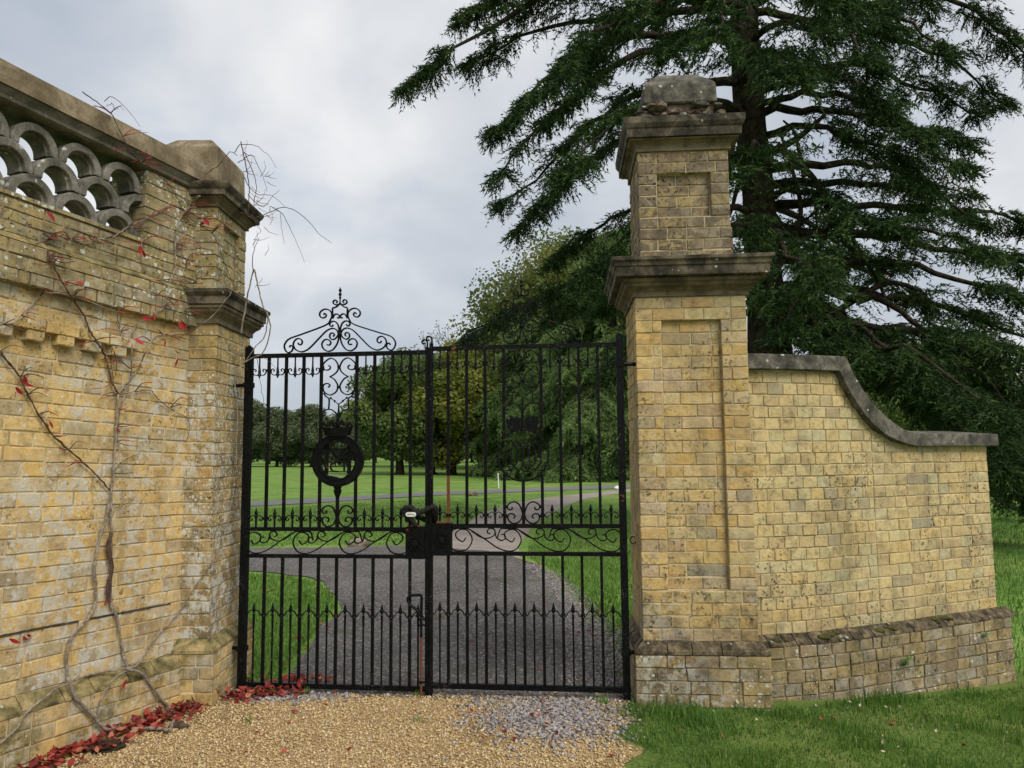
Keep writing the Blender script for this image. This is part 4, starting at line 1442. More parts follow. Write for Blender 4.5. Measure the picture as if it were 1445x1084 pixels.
def gate_leaf(label, origin, mir, zoff):
    root = empty('gate_leaf', (origin[0], origin[1], zoff), GA)
    tag(root, label, 'gate')
    sg = -1 if mir else 1

    def X(x):
        return LEAF - x if mir else x

    def box(name, x0, x1, y0, y1, z0, z1, mat='iron', parent=root):
        a, b = sorted((X(x0), X(x1)))
        return MB().box(a, b, y0, y1, z0, z1).build(name, mat, parent)

    def scroll(pts, cx, cz, q=Q, t=0.0075, w=0.014, name='scroll', parent=root, sub=5, flip=False, y=0.0):
        P = catmull([(p[0] * q, p[1] * q) for p in pts], sub)
        if flip:
            P[:, 0] *= -1
        P[:, 0] = X(0) + sg * (cx + P[:, 0])
        P[:, 1] += cz
        return MB().ribbon(P, t, w, y).build(name, 'iron', parent)

    ZB0, ZB1 = 0.035, 0.068           # bottom rail
    ZL0, ZL1 = 0.872, 0.897           # lock rail
    ZM0, ZM1 = 1.048, 1.074           # middle rail
    ZT0, ZT1 = 2.215, 2.243           # top rail
    # stiles
    xs0, xs1 = X(0.0), X(0.046)
    a, b = sorted((xs0, xs1))
    MB().box(a, b, -0.022, 0.022, 0.0, 2.285).add([(a, -0.022, 2.2852), (b, -0.022, 2.2852), (b, 0.022, 2.2852), (a, 0.022, 2.2852), ((a + b) / 2, 0, 2.31)], [(0, 1, 4), (1, 2, 4), (2, 3, 4), (3, 0, 4)]).build('hinge_stile', 'iron', root)
    box('meeting_stile', LEAF - 0.021, LEAF, -0.018, 0.018, 0.01 if not mir else -0.01, 2.262)
    xe0, xe1 = 0.0462, LEAF - 0.0212
    box('rail', xe0, xe1, -0.014, 0.014, ZB0, ZB1)
    box('rail', xe0, xe1, -0.013, 0.013, ZL0, ZL1)
    box('rail', xe0, xe1, -0.013, 0.013, ZM0, ZM1)
    box('rail', xe0, xe1, -0.014, 0.014, ZT0, ZT1)
    # bent finial where the leaves meet
    scroll([(0, 0), (-2, 30), (6, 52), (26, 58), (40, 44), (32, 28), (18, 34)], LEAF - 0.013, ZT1 + 0.018, t=0.009, flip=not mir)
    bars = [BAR0 + BSP * k for k in range(9)]
    cxm = bars[4]
    for k, bx in enumerate(bars):
        box('bar', bx - 0.009, bx + 0.009, -0.009, 0.009, ZB1, ZL0)
        mb = MB().lathe([(0.010, -0.014), (0.017, -0.008), (0.013, 0.0), (0.017, 0.008), (0.010, 0.014)], 8, (X(bx), 0, 0.500))
        mb.build('collar', 'iron', root)
        if k == 4:
            continue
        if k in (3, 5):
            box('bar', bx - 0.0095, bx + 0.0095, -0.009, 0.009, ZM1, 1.394)
            box('bar', bx - 0.0095, bx + 0.0095, -0.009, 0.009, 1.637, ZT0)
        else:
            rust = (not mir and k == 8) or (mir and k == 8)
            if rust:
                box('bar', bx - 0.0092, bx + 0.0092, -0.009, 0.009, 1.385, ZT0)
                ob = box('bar', bx - 0.0092, bx + 0.0092, -0.009, 0.009, ZM1, 1.385, 'iron_rust' if mir else 'iron')
                if mir:
                    ob['label'] = 'lower length of a bar stripped to rusty metal'
            else:
                box('bar', bx - 0.0092, bx + 0.0092, -0.009, 0.009, ZM1, ZT0)
        for zc_ in (1.130, 2.128):
            MB().box(X(bx) - 0.014, X(bx) + 0.014, -0.013, 0.013, zc_ - 0.009, zc_ + 0.009).build('collar', 'iron', root)
    # dog bars with spear tips, and the wavy band that ties them
    dogs = [BAR0 - BSP * 0.55] + [bx + BSP / 2 for bx in bars[:-1]] + [bars[-1] + BSP * 0.45]
    for dx in dogs:
        x = X(dx)
        MB().tube([(x, 0, ZB1), (x, 0, 0.40), (x, 0, 0.505)], [0.0062, 0.0062, 0.0085], 6).add(
            [(x, -0.006, 0.505), (x + 0.014, 0, 0.530), (x, 0.006, 0.505), (x - 0.014, 0, 0.530), (x, 0, 0.585), (x, -0.009, 0.53), (x, 0.009, 0.53)],
            [(0, 1, 5), (0, 5, 3), (2, 6, 1), (2, 3, 6), (5, 1, 4), (3, 5, 4), (1, 6, 4), (6, 3, 4), (0, 2, 1), (0, 3, 2)]).build('dog_bar', 'iron', root)
    nodes = sorted([(d, 0.525) for d in dogs] + [(b_, 0.497) for b_ in bars] + [(0.03, 0.50), (LEAF - 0.02, 0.50)])
    for (xa, za), (xb, zb) in zip(nodes[:-1], nodes[1:]):
        P = np.array([(X(xa), za), (X(xa * 0.72 + xb * 0.28), za + (0.003 if za > zb else -0.002)), (X((xa + xb) / 2), (za + zb) / 2 + 0.006), (X(xb * 0.72 + xa * 0.28), zb + (0.003 if zb > za else -0.002)), (X(xb), zb)])
        MB().ribbon(catmull(P, 3), 0.006, 0.01).build('tie', 'iron', root)
    # short spears on the middle rail, pendants under the top rail, with little scrolls
    for dx in dogs:
        if bars[3] < dx < bars[5]:
            continue
        x = X(dx)
        z = ZM1
        MB().tube([(x, 0, z), (x, 0, z + 0.05), (x, 0, z + 0.07)], [0.0065, 0.0072, 0.0105], 6).add(
            [(x, -0.006, z + 0.068), (x + 0.0135, 0, z + 0.088), (x, 0.006, z + 0.068), (x - 0.0135, 0, z + 0.088), (x, 0, z + 0.130), (x, -0.009, z + 0.088), (x, 0.009, z + 0.088)],
            [(0, 1, 5), (0, 5, 3), (2, 6, 1), (2, 3, 6), (5, 1, 4), (3, 5, 4), (1, 6, 4), (6, 3, 4), (0, 2, 1), (0, 3, 2)]).build('spear', 'iron', root)
        for s2 in (1, -1):
            P = catmull([(s2 * a_, b_) for a_, b_ in [(0.004, 0.055), (0.010, 0.072), (0.024, 0.076), (0.040, 0.066), (0.045, 0.050), (0.036, 0.040), (0.026, 0.046), (0.031, 0.054)]], 4)
            P[:, 0] += x
            P[:, 1] += z
            MB().ribbon(P, 0.0055, 0.010).build('scroll', 'iron', root)
        z = ZT0
        MB().tube([(x, 0, z), (x, 0, z - 0.06), (x, 0, z - 0.098), (x, 0, z - 0.105), (x, 0, z - 0.118), (x, 0, z - 0.142)], [0.005, 0.0055, 0.0105, 0.0085, 0.012, 0.0008], 6).build('pendant', 'iron', root)
        for s2 in (1, -1):
            P = catmull([(s2 * a_, b_) for a_, b_ in [(0.004, -0.108), (0.016, -0.118), (0.034, -0.116), (0.046, -0.100), (0.044, -0.082), (0.032, -0.076), (0.024, -0.086), (0.031, -0.094)]], 4)
            P[:, 0] += x
            P[:, 1] += z
            MB().ribbon(P, 0.0055, 0.010).build('scroll', 'iron', root)
    # overthrow crest
    for pts in CREST:
        for fl in (False, True):
            scroll(pts, cxm, ZT1, flip=fl, t=0.0085)
    knots = [(0, 138, 0.017), (0, 372, 0.010), (77, 233, 0.010), (-77, 233, 0.010), (355, 46, 0.008), (-355, 46, 0.008)]
    for kx, kz, r_ in knots:
        MB().ico((X(cxm + kx * Q), 0, ZT1 + kz * Q), r_, 0.1, (1, 1, 1), 2).build('rosette', 'iron', root, smooth=True)
    MB().tube([(X(cxm), 0, ZT1 + 372 * Q), (X(cxm), 0, ZT1 + 470 * Q)], 0.005, 6).build('finial_rod', 'iron', root)
    for bz, r_ in ((418, 0.009), (443, 0.0115), (474, 0.011)):
        MB().ico((X(cxm), 0, ZT1 + bz * Q), r_, 0, (1, 1, 1.15), 2).build('finial_bead', 'iron', root, smooth=True)
    MB().tube([(X(cxm), 0, ZT1 + 474 * Q), (X(cxm), 0, ZT1 + 500 * Q)], [0.009, 0.001], 6).build('finial_tip', 'iron', root)
    # centre panel
    for pts in PANEL:
        for fl in (False, True):
            scroll(pts, cxm, ZT0, flip=fl, t=0.0075 if pts is not PANEL[4] else 0.004)
    for kx, kz in ((-127, -78), (127, -78), (-128, -236), (128, -236), (-3, -78), (-5, -232), (-130, -428), (130, -428)):
        MB().ico((X(cxm + kx * Q), 0, ZT0 + kz * Q), 0.0125, 0, (1, 1, 1), 1).build('rosette', 'iron', root, smooth=True)
    for kx, kz in ((-62, -314), (-32, -337), (32, -337), (62, -314)):
        MB().ico((X(cxm + kx * Q), 0, ZT0 + kz * Q), 0.008, 0, (1, 1, 1.3), 1).build('bud', 'iron', root, smooth=True)
    MB().tube([(X(cxm), 0, ZT0 - 355 * Q), (X(cxm), 0, ZT0 - 470 * Q)], [0.004, 0.010], 6).build('stem', 'iron', root)
    for pts in FOOT:
        for fl in (False, True):
            scroll(pts, cxm, ZM1, flip=fl, t=0.009)
    for kx, kz in ((-122, 122), (122, 122), (-118, 52), (118, 52), (0, 66)):
        MB().ico((X(cxm + kx * Q), 0, ZM1 + kz * Q), 0.0115, 0, (1, 1, 1), 1).build('rosette', 'iron', root, smooth=True)
    # roundel and coronet
    zc_ = 1.515
    ro, ri = (0.176, 0.122) if not mir else (0.172, 0.160)
    dep = 0.02 if not mir else 0.010
    seg = 44
    V, fs = [], []
    for i in range(seg):
        an = 2 * math.pi * i / seg
        wob_ = 0.0
        if not mir and 4.2 < an < 5.35:
            wob_ = 0.007 * math.sin((an - 4.2) * 5.5) + 0.006
        for r_, y in ((ro, -dep), (ri - wob_, -dep), (ri - wob_, dep), (ro, dep)):
            V.append((X(cxm) + r_ * math.cos(an), y, zc_ + r_ * math.sin(an) * 1.0))
    for i in range(seg):
        i2 = (i + 1) % seg
        for k in range(4):
            k2 = (k + 1) % 4
            fs.append((i * 4 + k, i * 4 + k2, i2 * 4 + k2, i2 * 4 + k))
    MB().add(V, fs).build('roundel', 'iron', root)
    if not mir:   # raised edge of the belt
        for rr in (ro - 0.004, ri + 0.006):
            P = [(X(cxm) + rr * math.cos(2 * math.pi * i / 40), -dep - 0.003, zc_ + rr * math.sin(2 * math.pi * i / 40)) for i in range(41)]
            MB().tube(P, 0.004, 5).build('roundel_rim', 'iron', root)
    MB().box(X(cxm) - 0.010, X(cxm) + 0.010, -0.009, 0.009, ZM1, zc_ - ro).build('bar', 'iron', root)
    if not mir:
        MB().lathe([(0.010, 0.0), (0.022, 0.03), (0.030, 0.055), (0.022, 0.060), (0.030, 0.080), (0.012, 0.082)], 8, (X(cxm), 0, zc_ - ro - 0.078)).build('buckle_leaf', 'iron', root)
    # coronet: curved band, strawberry leaves, balls on spikes
    cz0 = zc_ + ro - 0.026
    crown = empty('coronet', (X(cxm), 0, cz0))
    crown.parent = root
    if not mir:
        V, fs = [], []
        n = 13
        for i in range(n):
            t = -1 + 2 * i / (n - 1)
            an = t * 1.25
            xb, xt_ = 0.088 * math.sin(an) / math.sin(1.25), 0.106 * math.sin(an) / math.sin(1.25)
            yb = -0.05 * math.cos(an)
            V += [(xb, yb, 0.008 + 0.008 * abs(t)), (xt_, yb - 0.006, 0.064 + 0.012 * t * t), (xt_, yb + 0.004, 0.064 + 0.012 * t * t), (xb, yb + 0.008, 0.008 + 0.008 * abs(t))]
        for i in range(n - 1):
            for k in range(4):
                k2 = (k + 1) % 4
                fs.append((i * 4 + k, i * 4 + k2, (i + 1) * 4 + k2, (i + 1) * 4 + k))
        fs += [(3, 2, 1, 0), tuple((n - 1) * 4 + k for k in range(4))]
        MB().add(V, fs).build('band', 'iron', crown)
        for lx, lz in ((-0.088, 0.085), (-0.034, 0.093), (0.034, 0.095), (0.088, 0.085), (0.0, 0.085)):
            mb = MB()
            for dx_, dz_ in ((-0.014, -0.004), (0.014, -0.004), (0.0, 0.012)):
                mb.ico((lx + dx_, -0.03, lz + dz_), 0.0125, 0, (1, 0.6, 1), 1)
            mb.build('strawberry_leaf', 'iron', crown)
        for bx_ in (-0.070, 0.068):
            MB().tube([(bx_ * 0.85, -0.03, 0.06), (bx_, -0.03, 0.120)], 0.003, 5).ico((bx_ * 1.02, -0.03, 0.126), 0.010, 0, (1, 1, 1), 1).build('pearl', 'iron', crown)
        MB().tube([(0, -0.012, 0.05), (0, -0.012, 0.155)], [0.013, 0.010], 6).build('post', 'iron', crown)
    else:
        for s2 in (-1, 1):
            pl = [(0.016, 0.02), (0.086, 0.004), (0.104, 0.062), (0.110, 0.10), (0.086, 0.085), (0.078, 0.118), (0.052, 0.096), (0.040, 0.112), (0.016, 0.092)]
            pl = [(s2 * x_, z_) for x_, z_ in pl]
            if s2 < 0:
                pl = pl[::-1]
            MB().prism(pl, -0.008, 0.006).build('plate', 'iron', crown)
        MB().tube([(0, 0, 0.0), (0, 0, 0.15)], [0.016, 0.009], 6).build('post', 'iron', crown)
    # monogram
    mono = empty('monogram', (X(cxm), 0, zc_))
    mono.parent = root

    def stroke(pts, t, name='stroke', smooth_=True, w=0.012):
        P = catmull(pts, 5) if smooth_ else np.array(pts, float)
        MB().ribbon(P, t, w).build(name, 'iron', mono)
    if not mir:
        for z_ in (0.074, -0.075):
            stroke([(-0.112, z_), (0.112, z_)], 0.006, 'tie_bar', False)
        stroke([(-0.076, 0.100), (-0.078, 0.0), (-0.079, -0.092)], 0.025, 'letter_upright', False)
        stroke([(0.080, 0.100), (0.078, 0.0), (0.077, -0.092)], 0.025, 'letter_upright', False)
        stroke([(-0.074, 0.096), (-0.03, 0.045), (0.0, 0.004)], 0.021, 'letter_diagonal', False)
        stroke([(0.074, 0.096), (0.03, 0.045), (0.0, 0.004)], 0.015, 'letter_diagonal', False)
        stroke([(0.043, 0.045), (0.044, -0.074)], 0.010, 'letter_upright', False)
        stroke([(0.043, -0.012), (-0.01, -0.012), (-0.044, -0.024), (-0.050, -0.048), (-0.036, -0.070), (0.0, -0.075)], 0.010, 'letter_bowl')
        stroke([(0.03, 0.03), (0.0, 0.028), (-0.03, 0.018), (-0.044, 0.002)], 0.010, 'letter_arm')
        stroke([(-0.03, 0.068), (-0.022, 0.045), (-0.034, 0.040)], 0.005, 'flourish')
        P = [(0.001 + 0.014 * math.cos(a_), 0.058 + 0.016 * math.sin(a_)) for a_ in np.linspace(0, 6.1, 16)]
        stroke(P, 0.004, 'flourish', False)
        stroke([(0.024, 0.074), (0.026, 0.048), (0.036, 0.044)], 0.005, 'flourish')
    else:
        for z_ in (0.092, -0.098):
            stroke([(-0.132, z_), (-0.085, z_)], 0.006, 'tie_bar', False)
            stroke([(0.085, z_), (0.132, z_)], 0.006, 'tie_bar', False)
        for s2 in (-1, 1):
            stroke([(s2 * 0.078, 0.100), (s2 * 0.116, 0.050), (s2 * 0.116, -0.045), (s2 * 0.072, -0.105)], 0.010, 'letter_upright', False)
            stroke([(s2 * 0.042, 0.102), (s2 * 0.077, 0.046), (s2 * 0.079, -0.05), (s2 * 0.028, -0.102)], 0.009, 'letter_upright', False)
            stroke([(s2 * 0.078, 0.100), (s2 * 0.040, 0.040), (s2 * 0.040, -0.048), (s2 * 0.082, -0.100)], 0.009, 'letter_upright', False)
            stroke([(s2 * 0.042, 0.102), (0.0, 0.035)], 0.011, 'letter_diagonal', False)
            stroke([(s2 * 0.004, 0.045), (s2 * 0.006, -0.065)], 0.008, 'letter_upright', False)
            stroke([(s2 * 0.116, 0.03), (s2 * 0.096, 0.004), (s2 * 0.116, -0.02)], 0.009, 'letter_bowl')
        P = [(0.016 * math.cos(a_), -0.080 + 0.016 * math.sin(a_)) for a_ in np.linspace(0, 6.1, 16)]
        stroke(P, 0.005, 'flourish', False)
    # running frieze between lock rail and middle rail
    q2 = 0.00106
    fzc = (ZL1 + ZM0) / 2
    for E_ in (236, 538, 838, 1152):
        for n_, pts in enumerate(FZ):
            if E_ == 236 and n_ != 0:
                continue
            pp = pts if not (E_ == 236) else pts[:9] + [(-128, -52), (-146, 0), (-128, 50), (-80, 74)]
            P = catmull([((E_ + p[0]) * q2, p[1] * q2 * 1.0) for p in pp], 5)
            # units run from the lock box out to the hinge
            x = LEAF - 0.020 - P[:, 0] - 0.012
            P2 = np.stack([np.array([X(v) for v in x]), np.clip(P[:, 1], -0.072, 0.072) + fzc], 1)
            MB().ribbon(P2, 0.0075, 0.012).build('scroll', 'iron', root)
    # lock box with ornamental ring
    lx0, lx1 = LEAF - 0.148, LEAF - 0.0215
    a, b = sorted((X(lx0), X(lx1)))
    lb = MB().box(a, b, -0.030, 0.024, ZL0 + 0.0005, ZM1 + 0.006).build('lock_box', 'iron', root)
    bc = ((a + b) / 2, -0.034, (ZL0 + ZM1) / 2 - 0.002)
    P = [(bc[0] + (0.040 + 0.004 * math.cos(6 * an)) * math.cos(an), bc[1], bc[2] + (0.040 + 0.004 * math.cos(6 * an)) * math.sin(an)) for an in np.linspace(0, 2 * math.pi, 49)]
    MB().tube(P, 0.006, 5).build('lock_ring', 'iron', root)
    MB().lathe([(0.028, 0), (0.026, 0.006), (0.004, 0.01)], 12).build('lock_boss', 'iron', root, (bc[0], bc[1] + 0.004, bc[2])).rotation_euler = (R(90), 0, 0)
    MB().box(X(LEAF - 0.085) - 0.033, X(LEAF - 0.085) + 0.033, -0.034, -0.006, ZM1 + 0.0065, ZM1 + 0.016).build('lock_cap', 'iron_rust', root)
    # hinge strap
    for hz in ((2.03,) if not mir else (2.10,)):
        for z_ in (hz, 0.28):
            MB().box(X(-0.006) if not mir else X(0.052), X(0.052) if not mir else X(-0.006), -0.028, 0.028, z_ - 0.017, z_ + 0.017).build('hinge_collar', 'iron', root)
            MB().tube([(X(-0.006), 0, z_), (X(-0.050), 0.01, z_), (X(-0.095), 0.03, z_)], 0.013, 8).build('hinge_pin', 'iron', root)
    if not mir:
        # drop bolt with looped handle
        bx_ = X(LEAF - 0.042)
        MB().tube([(bx_, -0.030, 0.60), (bx_, -0.030, 0.38)], 0.0085, 8).build('drop_bolt', 'iron', root)
        MB().tube([(bx_, -0.030, 0.38), (bx_, -0.030, 0.002)], 0.008, 8).build('bolt_end', 'iron_rust', root)
        MB().tube(catmull([(bx_, -0.030, 0.52), (bx_ + 0.002, -0.030, 0.60), (bx_, -0.030, 0.640), (bx_ - 0.03, -0.032, 0.644), (bx_ - 0.072, -0.034, 0.640), (bx_ - 0.088, -0.036, 0.618), (bx_ - 0.072, -0.036, 0.585), (bx_ - 0.035, -0.034, 0.556), (bx_ - 0.012, -0.034, 0.528), (bx_ - 0.022, -0.034, 0.512), (bx_ - 0.034, -0.034, 0.520)], 4), 0.009, 8).build('bolt_handle', 'iron', root)
        for z_ in (0.49, 0.455, 0.10):
            MB().lathe([(0.0, -0.008), (0.016, -0.006), (0.016, 0.006), (0.0, 0.008)], 8, (bx_, -0.030, z_)).build('bolt_ring', 'iron', root)
            MB().box(bx_, bx_ + 0.03, -0.036, -0.0185, z_ - 0.006, z_ + 0.006).build('bolt_guide', 'iron', root)
    return root


dirx = np.array([math.cos(GA), math.sin(GA)])
gl = gate_leaf('black wrought-iron gate leaf with solid buckled-belt roundel, hung on the lichen-spotted pier', G0, False, 0.0)
gr = gate_leaf('black wrought-iron gate leaf with thin open ring monogram, hung on the free-standing pillar', G0 + dirx * (GW / 2 + 0.0025), True, 0.022)


# ------------------------------------------------------------------ lock looped through both leaves
def gate_pt(u, y, z):
    n = np.array([-math.sin(GA), math.cos(GA)])
    p = G0 + dirx * u + n * y
    return (float(p[0]), float(p[1]), z)


cl_ = empty('bicycle_lock', gate_pt(GW / 2 - 0.05, 0, 1.08))
tag(cl_, 'black fabric-sleeved chain lock with white oval tag looped round the meeting bars', 'lock')
oc = np.array(cl_.location)
mu = GW / 2
loop = [(mu - 0.125, -0.03, 1.115), (mu - 0.150, -0.045, 1.165), (mu - 0.158, -0.04, 1.188), (mu - 0.140, -0.05, 1.205), (mu - 0.105, -0.055, 1.203), (mu - 0.078, -0.058, 1.180), (mu - 0.060, -0.058, 1.168), (mu - 0.02, -0.055, 1.185), (mu + 0.025, -0.052, 1.205), (mu + 0.045, -0.045, 1.208), (mu + 0.050, -0.03, 1.185), (mu + 0.042, 0.0, 1.15), (mu + 0.038, 0.02, 1.125), (mu + 0.02, 0.04, 1.11), (mu - 0.04, 0.045, 1.12), (mu - 0.10, 0.04, 1.14)]
P = catmull([np.array(gate_pt(*q)) - oc for q in loop], 5)
rr = [0.017 + 0.003 * math.sin(i * 1.9) for i in range(len(P))]
MB().tube(P, rr, 10).build('sleeve', 'fabric', cl_, smooth=True)
loop = [(mu - 0.135, -0.045, 1.19), (mu - 0.120, -0.055, 1.16), (mu - 0.105, -0.055, 1.13), (mu - 0.088, -0.045, 1.098), (mu - 0.082, -0.03, 1.090)]
P = catmull([np.array(gate_pt(*q)) - oc for q in loop], 5)
MB().tube(P, 0.0165, 10).build('sleeve_end', 'fabric', cl_, smooth=True)
# oval tag facing the viewer, with a scrawl of dark lettering
tc_ = np.array(gate_pt(mu - 0.103, -0.078, 1.163)) - oc
tagp = [(0.0, 0.0)]
n = 28
pl = []
for i in range(n):
    an = 2 * math.pi * i / n
    ex = abs(math.cos(an)) ** 0.6 * math.copysign(1, math.cos(an))
    ez = abs(math.sin(an)) ** 0.75 * math.copysign(1, math.sin(an))
    pl.append((0.034 * ex, 0.0145 * ez))
to = MB().prism(pl, -0.003, 0.003).build('tag', 'tag', cl_, tuple(tc_), GA)
mbl = MB()
for i, seq in enumerate(([(-22, -5), (-19, 5), (-16, -5)], [(-13, 4), (-13, -3), (-9, -4), (-8, 4)], [(-4, -4), (-4, 4), (0, 3), (-1, -1), (2, -4)], [(6, 4), (5, -4), (9, -3)], [(12, 4), (12, -4), (12, 0), (17, 4)], [(13, 0), (17, -4)])):
    mbl.ribbon(np.array([(x * 0.00115, z * 0.00115) for x, z in seq]), 0.0016, 0.0012, -0.0036)
mbl.build('lettering', 'fabric', to)

# ================================================================== CREEPER ON THE LEFT WALL
def surf(px, py, off=0.018):
    p0 = np.array([LW_P[0], LW_P[1], 0])
    q = onplane(px, py, p0, LW_N)
    s = float(np.dot((q - p0)[:2], LW_D))
    if s > -0.01:
        z = q[2] - s * math.tan(LW_T)
        o = off
        if z < Lp0 + 0.04:
            o = off + 0.06
        elif z < Lz0:
            o = off + 0.04
        elif BZ - 0.02 < z < BZ + 0.23:
            o = off + 0.055
        elif DZ < z < DZ + 0.14:
            o = off + 0.048
        elif z > MTOP + 0.05:
            o = off + 0.065
        w = onplane(px, py, p0 + LW_N * o, LW_N)
        return atz(px, py, 0.03) if w[2] < 0.028 else w
    zf = aty(px, py, 4.79)
    low = zf[2] < 0.36
    cor = PZT - 0.03 < zf[2] < PCT + 0.02 or VZT < zf[2] < VZT + 0.16
    o = off + (0.06 if low else 0) + (0.10 if cor else 0)
    q = aty(px, py, 4.79 - o)
    if q[0] < -1.93 + o:
        return q
    return onplane(px, py, (-1.93 + o, 5, 0), np.array([1.0, 0, 0]))


cr = empty('creeper', tuple(atz(250, 1030, 0.0)))
tag(cr, 'leafless creeper with grey stems and a few scarlet leaves on the honey brick wall', 'creeper')
cro = np.array(cr.location)
STEMS = [
    ([(251, 1034), (240, 1029), (229, 1028), (205, 1028), (185, 1029), (163, 1031), (150, 1030), (139, 1020), (122, 1001), (107, 985), (99, 966), (95, 951), (94, 925), (98, 908), (102, 898), (113, 885), (124, 873), (131, 862), (135, 848), (136, 830), (133, 806), (135, 785), (138, 769), (144, 748), (151, 728), (155, 705), (159, 680), (161, 650), (163, 623), (165, 595), (165, 574), (167, 557)], 0.013, 0.008, 'stem'),
    ([(167, 557), (175, 545), (183, 535), (192, 525), (199, 513), (205, 497), (213, 482), (230, 474), (250, 472), (268, 468), (285, 458), (302, 444), (315, 428), (327, 412)], 0.007, 0.003, 'stem'),
    ([(251, 1030), (248, 1008), (237, 996), (226, 985), (209, 961), (202, 952), (195, 947), (181, 944), (174, 922), (170, 900), (166, 876), (160, 862), (157, 851), (156, 820), (157, 792), (157, 760), (156, 736), (157, 705), (158, 680)], 0.010, 0.008, 'stem'),
    ([(181, 944), (170, 944), (146, 948), (122, 954), (102, 962), (80, 972), (58, 988), (46, 998), (36, 1008), (27, 1024), (14, 1037), (0, 1049), (-20, 1062)], 0.008, 0.007, 'stem'),
    ([(181, 945), (163, 956), (155, 966), (148, 976), (141, 990), (138, 1000), (138, 1009)], 0.008, 0.005, 'stem'),
    ([(181, 944), (195, 937), (207, 920), (219, 900), (228, 890), (239, 881), (252, 864), (263, 847), (270, 836), (289, 808), (298, 795), (305, 781), (312, 768), (317, 753), (320, 742), (323, 730), (327, 708), (330, 690)], 0.0075, 0.003, 'stem'),
    ([(-10, 490), (0, 496), (8, 507), (17, 518), (28, 532), (34, 545), (39, 557), (47, 571), (55, 585), (65, 600), (75, 615), (86, 625), (97, 635), (108, 644), (119, 654), (132, 666), (144, 679), (155, 692)], 0.007, 0.006, 'stem_dark'),
    ([(167, 557), (162, 548), (158, 540), (154, 526), (151, 513), (148, 503), (144, 493), (135, 480), (127, 468), (122, 456), (119, 446), (110, 433), (102, 421), (95, 410), (88, 399), (80, 384), (74, 372), (70, 360), (66, 345), (67, 338), (80, 333)], 0.007, 0.005, 'stem_dark'),
    ([(67, 340), (82, 334), (100, 339), (116, 341), (133, 339), (150, 336), (165, 331), (178, 322), (195, 314), (213, 306), (232, 292), (250, 284), (268, 280), (282, 276)], 0.005, 0.003, 'stem'),
    ([(-5, 459), (0, 458), (12, 457), (25, 453), (34, 444), (42, 434), (50, 425), (57, 417), (70, 413), (90, 415), (120, 424), (150, 435), (165, 441), (166, 450), (170, 468), (174, 478), (178, 480)], 0.005, 0.003, 'stem'),
    ([(282, 276), (268, 291), (256, 306), (250, 322), (247, 342), (247, 362), (247, 380), (241, 394), (236, 415), (230, 435), (212, 447), (194, 457), (187, 470), (180, 482), (172, 488), (163, 491)], 0.006, 0.004, 'stem'),
    ([(116, 130), (136, 144), (156, 160), (165, 176), (173, 193), (180, 206), (186, 216), (200, 229), (213, 239), (226, 250), (239, 262), (252, 284), (266, 306), (282, 318), (299, 329), (309, 348), (316, 369), (330, 404)], 0.004, 0.0025, 'stem_dark'),
    ([(187, 470), (186, 500), (185, 530), (180, 545), (176, 556), (170, 575), (167, 600), (165, 622)], 0.005, 0.005, 'stem'),
    ([(200, 343), (199, 365), (204, 380), (213, 393), (219, 405), (222, 417), (220, 437), (216, 445)], 0.0035, 0.003, 'stem'),
    ([(160, 535), (158, 520), (157, 505), (160, 492), (165, 515), (163, 530)], 0.003, 0.002, 'stem_dark'),
    ([(170, 557), (190, 553), (212, 551), (222, 562), (245, 580), (262, 588), (268, 600), (266, 615), (259, 626)], 0.003, 0.0016, 'stem_dark'),
    ([(160, 668), (168, 655), (182, 646), (192, 642), (200, 636)], 0.0035, 0.0015, 'stem_dark'),
    ([(161, 718), (175, 712), (185, 707), (192, 700)], 0.0025, 0.001, 'stem_dark'),
]
pts_for_twigs = []
for path, r0, r1, mat in STEMS:
    W_ = [surf(px, py, 0.012 + r0) for px, py in path]
    if path[0][1] > 1025 and path[0][0] > 245:
        W_[0][2] = 0.02
    P = catmull([w - cro for w in W_], 4)
    P = P + rng.normal(0, 0.0016, P.shape)
    MB().tube(P, 0.78 * np.linspace(r0, r1, len(P)) * (1 + 0.18 * rng.normal(0, 1, len(P))), 6).build('stem', mat, cr, smooth=True)
    pts_for_twigs.append((path, P))
MB().ico((0.01, 0.0, 0.02), 0.034, 0.5, (1.7, 0.8, 0.7), 2).build('root_stump', 'stem_dark', cr, smooth=True)
# old dead mat of stems on the main trunk
for n in range(5):
    path = [(157 + random.uniform(-2, 2), 752), (154 + random.uniform(-3, 3), 770), (158 + random.uniform(-2, 2), 800), (153 + random.uniform(-3, 3), 830), (154, 850)]
    P = catmull([surf(px, py, 0.03) - cro for px, py in path], 4)
    MB().tube(P, 0.007, 5).build('dead_stem', 'stem_dark', cr)


def leaf_shape(l, w, curl):
    """pointed leaf lying along +x, folded along its midrib"""
    out = [(0, 0), (0.25, 0.36), (0.5, 0.5), (0.75, 0.36), (1.0, 0.0)]
    V = [(l * t, 0, 0 + curl * l * (t - 0.5) ** 2) for t, _ in out]
    n = len(out)
    Lft = [(l * t, w * h, abs(h) * w * 0.35 + curl * l * (t - 0.5) ** 2) for t, h in out[1:-1]]
    Rgt = [(l * t, -w * h, abs(h) * w * 0.35 + curl * l * (t - 0.5) ** 2) for t, h in out[1:-1]]
    V = V + Lft + Rgt
    fs = [(0, 1, 5), (1, 2, 6, 5), (2, 3, 7, 6), (3, 4, 7), (0, 8, 1), (1, 8, 9, 2), (2, 9, 10, 3), (3, 10, 4)]
    return V, fs


